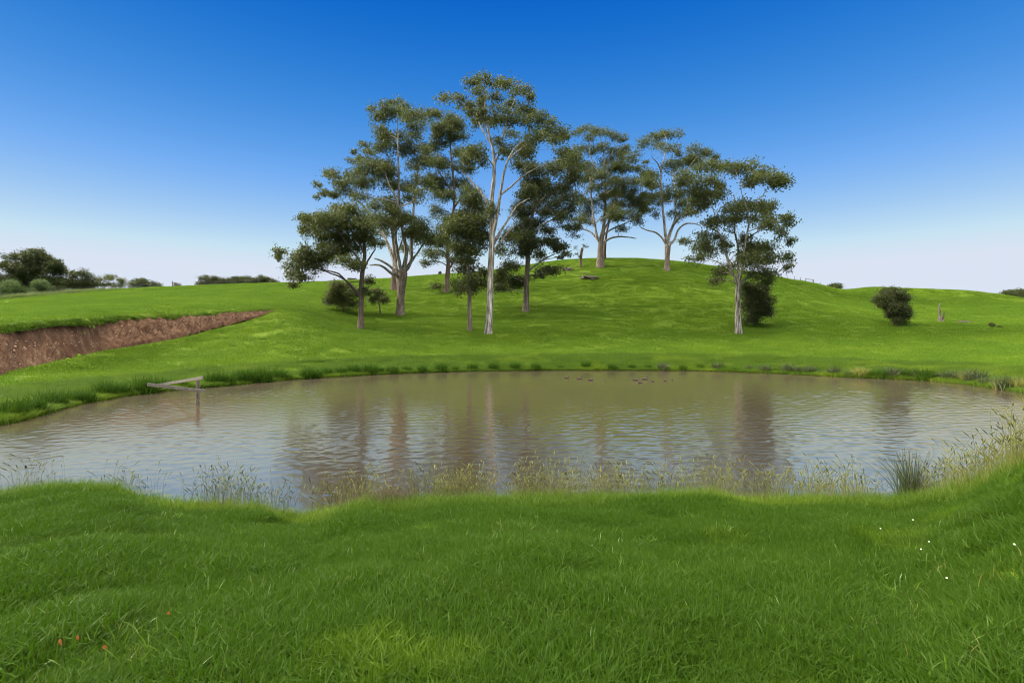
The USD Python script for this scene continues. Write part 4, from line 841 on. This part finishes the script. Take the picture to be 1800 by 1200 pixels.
# ------------------------------------------------------------------ cattle
J = {'rump': ((-0.85, 0, 1.12), 0.30), 'hip': ((-0.6, 0, 1.1), 0.36), 'belly': ((-0.05, 0, 1.0), 0.41), 'chest': ((0.45, 0, 1.02), 0.38), 'shoulder': ((0.65, 0, 1.12), 0.28), 'neck': ((0.95, 0, 1.25), 0.17), 'poll': ((1.2, 0, 1.38), 0.13),
     'muzzle': ((1.52, 0, 1.16), 0.085), 'tail0': ((-1.1, 0, 1.28), 0.05), 'tail1': ((-1.2, 0, 0.9), 0.03), 'tail2': ((-1.18, 0, 0.55), 0.05)}
Bn = [('rump', 'hip'), ('hip', 'belly'), ('belly', 'chest'), ('chest', 'shoulder'), ('shoulder', 'neck'), ('neck', 'poll'), ('poll', 'muzzle'), ('rump', 'tail0'), ('tail0', 'tail1'), ('tail1', 'tail2')]
for sd in (-1, 1):
    J |= {f'fs{sd}': ((0.58, 0.2 * sd, 0.9), 0.17), f'fk{sd}': ((0.6, 0.2 * sd, 0.45), 0.075), f'ff{sd}': ((0.58, 0.2 * sd, 0.08), 0.06), f'ft{sd}': ((0.64, 0.2 * sd, 0.05), 0.06),
          f'hs{sd}': ((-0.7, 0.22 * sd, 0.92), 0.22), f'hk{sd}': ((-0.62, 0.22 * sd, 0.68), 0.14), f'hh{sd}': ((-0.9, 0.21 * sd, 0.48), 0.075), f'hf{sd}': ((-0.86, 0.21 * sd, 0.08), 0.06), f'ht{sd}': ((-0.8, 0.21 * sd, 0.05), 0.06),
          f'ear{sd}': ((1.15, 0.28 * sd, 1.4), 0.04)}
    Bn += [(f'fs{sd}', f'fk{sd}'), (f'fk{sd}', f'ff{sd}'), (f'ff{sd}', f'ft{sd}'), (f'hs{sd}', f'hk{sd}'), (f'hk{sd}', f'hh{sd}'), (f'hh{sd}', f'hf{sd}'), (f'hf{sd}', f'ht{sd}'), ('poll', f'ear{sd}')]
cow_mesh = hull_body(J, Bn, 0.09, 5)


def cow(label, px, top, rz, sc=1.0):
    """On the far side of the crest, far enough down that its back shows at this height."""
    Ys = np.arange(crest(px)[1] + 0.5, crest(px)[1] + 30, 0.25)
    want = EYE - (top - HZ) / F * Ys - 1.42 * sc
    g = ground((px - CX) / F * Ys, Ys); j = int(np.argmin(np.abs(g - want)))
    t = thing('cow', label, 'cow', (*on(px, Ys[j])[:2], g[j]), rz, scale=sc)
    part('body', cow_mesh, G['cow'], t, smooth=True)
    for sd in (-1, 1):
        m = trimesh.creation.icosphere(1, 0.025); part('eye', (np.array(m.vertices) + [1.31, 0.1 * sd, 1.34], np.array(m.faces)), G['char'], t)


cow('black cow in profile on the crest between the dense dark gum and the broken trunk', 984, 450.5, math.pi)
cow('black cow alone on the ridge left of the upslope gum trunk', 773, 477.0, 1.9)
cow('black cow on the ridge seen end on between the leftmost gum and the bulging trunk', 656, 487.5, 1.3)
cow('dark cow on the ridge seen through the low branches of the leftmost gum', 618, 488.5, 0.5)

# ------------------------------------------------------------------ ducks
dj = {'tail': ((-0.27, 0, 0.10), 0.02), 'back': ((-0.14, 0, 0.05), 0.075), 'mid': ((0.0, 0, 0.04), 0.1), 'breast': ((0.13, 0, 0.05), 0.08), 'n0': ((0.17, 0, 0.1), 0.045), 'n1': ((0.19, 0, 0.18), 0.03), 'head': ((0.215, 0, 0.225), 0.042)}
duck_body = hull_body(dj, [('tail', 'back'), ('back', 'mid'), ('mid', 'breast'), ('breast', 'n0'), ('n0', 'n1')], 0.025, 4)
duck_head = hull_body({'a': ((0.205, 0, 0.225), 0.04), 'b': ((0.235, 0, 0.222), 0.032)}, [('a', 'b')], 0.015, 2)
duck_bill = hull_body({'a': ((0.26, 0, 0.215), 0.017), 'b': ((0.315, 0, 0.205), 0.011)}, [('a', 'b')], 0.01, 1)
duck_wing = hull_body({'a': ((0.05, 0.09, 0.07), 0.03), 'b': ((-0.1, 0.075, 0.08), 0.035), 'c': ((-0.23, 0.03, 0.1), 0.012)}, [('a', 'b'), ('b', 'c')], 0.025, 2)


def duck(label, px, py, rz, sc):
    Yd = EYE * F / (py - HZ); x = (px - CX) / F * Yd
    t = thing('duck', label, 'duck', (x, Yd, 0.0), rz, scale=sc)
    part('body', duck_body, G['duck'], t, smooth=True); part('head', duck_head, G['duck_head'], t, smooth=True); part('bill', duck_bill, G['bill'], t, smooth=True)
    for sd in (1, -1):
        part('wing', (duck_wing[0] * [1, sd, 1], duck_wing[1] if sd > 0 else duck_wing[1][:, ::-1]), G['duck'], t, smooth=True)


for lab, px, py, rz, sc in (('leftmost of the three large dark ducks swimming in a line on the pond', 996, 664.4, 0.1, 0.98), ('middle one of the three large dark ducks swimming in a line', 1018.5, 665.8, 0.0, 1.05), ('rightmost of the three large dark ducks swimming in a line', 1038.5, 668.4, 0.15, 1.05),
                            ('speck of a distant duck alone between the line of three and the scattered group', 1063.8, 669, 1.3, 0.5), ('left large duck of the scattered right group, stretched low', 1117.5, 668.5, 0.05, 1.15), ('dark large duck at the back of the scattered right group', 1134, 667, 0.0, 1.2),
                            ('front small duck of the scattered right group, nearest the viewer', 1125.5, 673, 0.2, 0.85), ('small duck facing left in the middle of the scattered group', 1147, 671, math.pi, 0.75), ('small duck second from the right end of the group', 1170, 669.2, 0.1, 0.75), ('tiny rightmost duck of all, seen nearly end on', 1181.8, 668, 0.9, 0.65)):
    duck(lab, px, py, rz, sc)

# ------------------------------------------------------------------ tussocks and rushes
def tussock_mesh(seed, n=200, r=0.22, h=0.6, w=0.016, lean=0.9):
    g = np.random.default_rng(seed)
    return blades(g, n, r, h, w, lean, 3)


looks = [('weed', 'leafy green'), ('rush', 'dark rushy'), ('dry', 'straw coloured')]
src = {}
far_spots = [(20, 0), (55, 0), (95, 0), (128, 1), (150, 0), (185, 1), (215, 0), (255, 0), (285, 0), (318, 0), (378, 0), (400, 0), (425, 0), (440, 0), (462, 1), (488, 0), (505, 0), (540, 0), (556, 1), (575, 0), (600, 0), (622, 0), (650, 1), (668, 0), (690, 0), (715, 0), (742, 1), (775, 0), (800, 0), (830, 1), (868, 0), (905, 0), (940, 1), (985, 0), (1030, 1), (1075, 1), (1110, 1), (1140, 0), (1165, 1), (1200, 1), (1232, 0),
             (1262, 1), (1290, 1), (1318, 1), (1345, 1), (1365, 1), (1385, 1), (1402, 1), (1424, 1), (1445, 1), (1466, 1), (1490, 1), (1512, 2), (1530, 1), (1548, 1), (1568, 1), (1582, 1), (1598, 0), (1612, 1), (1626, 1), (1648, 1), (1660, 1), (1672, 1), (1700, 2), (1714, 1), (1735, 1), (1758, 2), (1772, 1), (1785, 2), (1798, 2)]
rng = np.random.default_rng(33)
for px, kd in far_spots:
    kd = 0 if kd == 1 and (px < 1150 or px % 3 == 0) else kd
    Yt = float(shore_far(px)) + rng.uniform(0.05, 0.9); p_ = on(px, Yt, -0.03)
    sc = rng.uniform(0.6, 1.3) * (1.2 if px > 1500 else 1.3 if px < 800 else 1.0)
    where = next(w for e, w in ((240, 'left of the old rail fence'), (365, 'behind the old rail fence'), (520, 'below the end of the earth cutting'), (760, 'below the leftmost gums'), (960, 'below the tallest gum'), (1240, 'behind the ducks'), (1400, 'below the lone right gum'), (1530, 'right of the lone gum'), (1640, 'below the round shrub'), (9999, 'at the right edge of the view')) if px < e)
    lab_ = ('leafy green tussock on the far bank ', 'dark rushy tussock at the far water edge ', 'drooping straw tussock at the far water edge ')[kd] + where
    grp = ('green tussocks along the far bank', 'dark tussocks along the far water edge', 'straw tussocks at the far water edge')[kd] + ' ' + where
    if kd not in src:
        t = thing('grass_tussock', lab_, 'tussock', p_, rng.uniform(0, 6), grp, sc)
        tag(part('blades', tussock_mesh(700 + kd, 420, 0.45, 0.85, 0.03, 0.8), G[looks[kd][0]], t), kind='stuff')
        part('dead_skirt', tussock_mesh(720 + kd, 90, 0.45, 0.32, 0.03, 1.6), G['dry' if kd == 2 else 'bank' if kd == 0 else 'rush'], t)
        src[kd] = t
    else:
        copy_of(src[kd], p_, rng.uniform(0, 6), lab_, sc, grp)


def rush(label, px, Y, n, h, spread, seed, tips=True):
    r = np.random.default_rng(seed); O = on(px, Y); t = thing('rush_clump', label, 'rushes', O)
    st, hd = [], []
    for _ in range(n):
        d = r.uniform(0, 2 * np.pi); D = np.array([math.cos(d), math.sin(d), 0]); a = abs(r.normal(0, spread)); H = h * r.uniform(0.55, 1.1)
        o = np.r_[r.normal(0, 0.1, 2), -0.05]
        P = curve([o, o + D * a * H * 0.4 + [0, 0, H * 0.55], o + D * a * H + [0, 0, H * (1 - 0.2 * a)]], 7)
        st.append(tube(P, np.linspace(0.0045, 0.0013, 7), 4, cap=False))
        if tips and r.random() < 0.3:
            m = trimesh.creation.icosphere(1, 0.011); hd.append((np.array(m.vertices) * [1, 1, 1.4] + P[5], np.array(m.faces)))
    tag(part('stems', st, G['rush'], t), kind='stuff')
    if hd:
        tag(part('seed_heads', hd, G['seed'], t), kind='stuff')
    tag(part('dead_skirt', blades(r, 120, 0.2, 0.36, 0.009, 1.3, 3), G['dry'], t), kind='stuff')


rush('large dark rush clump with fanned stems at the right near water edge', 1602, 9.9, 300, 1.12, 0.42, 1)
rush('small brown rush clump just right of the large fanned one', 1652, 9.6, 70, 0.6, 0.4, 2, False)
O = on(688, 9.65)
t = thing('grass_tussock', 'rounded brown dead grass mound on the near edge left of centre', 'tussock', O)
g_ = np.random.default_rng(3)
part('blades', blades(g_, 700, 0.36, 0.42, 0.008, 1.5, 3), G['mound'], t); part('dead_core', blades(g_, 360, 0.3, 0.34, 0.009, 1.2, 3), G['mound'], t)

# clover flowers and fallen leaves
ball = trimesh.creation.icosphere(1, 0.011)
first = None
for px, py in ((1721, 947), (1727, 943), (1619, 970), (1548, 931), (1605, 915), (1633, 957), (1640, 911), (1783, 970), (1664, 1022), (1040, 958)):
    O = hit(px, py + 14)
    if first is None:
        t = first = thing('clover_flower', 'small white clover flower head in the near grass', 'flower', O, 0, 'white clover flowers in the near grass')
        hd = []
        r = np.random.default_rng(9)
        for _ in range(34):
            d = r.normal(size=3); d /= np.linalg.norm(d); d[2] = abs(d[2]) * 0.9
            hd.append((ball.vertices * [0.22, 0.22, 0.38] + d * 0.007 + [0, 0, 0.115], ball.faces))
        part('flower_head', hd, G['petal'], t); part('stem', tube(np.array([[0, 0, -0.01], [0.004, 0, 0.06], [0, 0, 0.112]]), [0.0012] * 3, 5), G['lawn'], t)
    else:
        copy_of(first, O, float(rng.uniform(0, 6)), None, float(rng.uniform(0.7, 1.0)))
for lab, px, py, sc in (('largest orange fallen leaf, standing upright in the near grass at lower left', 107, 1152, 1.0), ('curled pale orange fallen leaf just right of the largest one', 137, 1150, 0.75), ('small orange fallen leaf lowest in the near grass', 184, 1163, 0.65), ('small reddish fallen leaf higher up and farther right in the grass', 297, 1098, 0.65)):
    O = hit(px, py); O[2] += 0.075
    w_, l_ = 0.016, 0.042
    u_ = np.linspace(0, 1, 9); prof = np.sin(np.pi * u_ ** 0.8) * w_ + 0.0006
    vv = np.concatenate([np.stack([s_ * prof, -np.abs(s_) * 0.25 * prof, (u_ - 0.5) * l_ + 0.004 * np.sin(3 * u_)], 1) for s_ in (-1, 0, 1)])
    nn = 9; ff = []
    for a in range(2):
        for b in range(nn - 1):
            ff.append((a * nn + b, (a + 1) * nn + b, (a + 1) * nn + b + 1, a * nn + b + 1))
    t = thing('fallen_leaf', lab, 'leaf', O, float(rng.uniform(-0.6, 0.6)), scale=sc)
    part('blade', (vv, np.array(ff)), G['fallen'], t, smooth=True); part('stalk', tube(np.array([[0, 0, -l_ / 2], [0.003, 0, -l_ / 2 - 0.012], [0.004, 0, -l_ / 2 - 0.022]]), [0.0009] * 3, 5), G['fallen'], t)
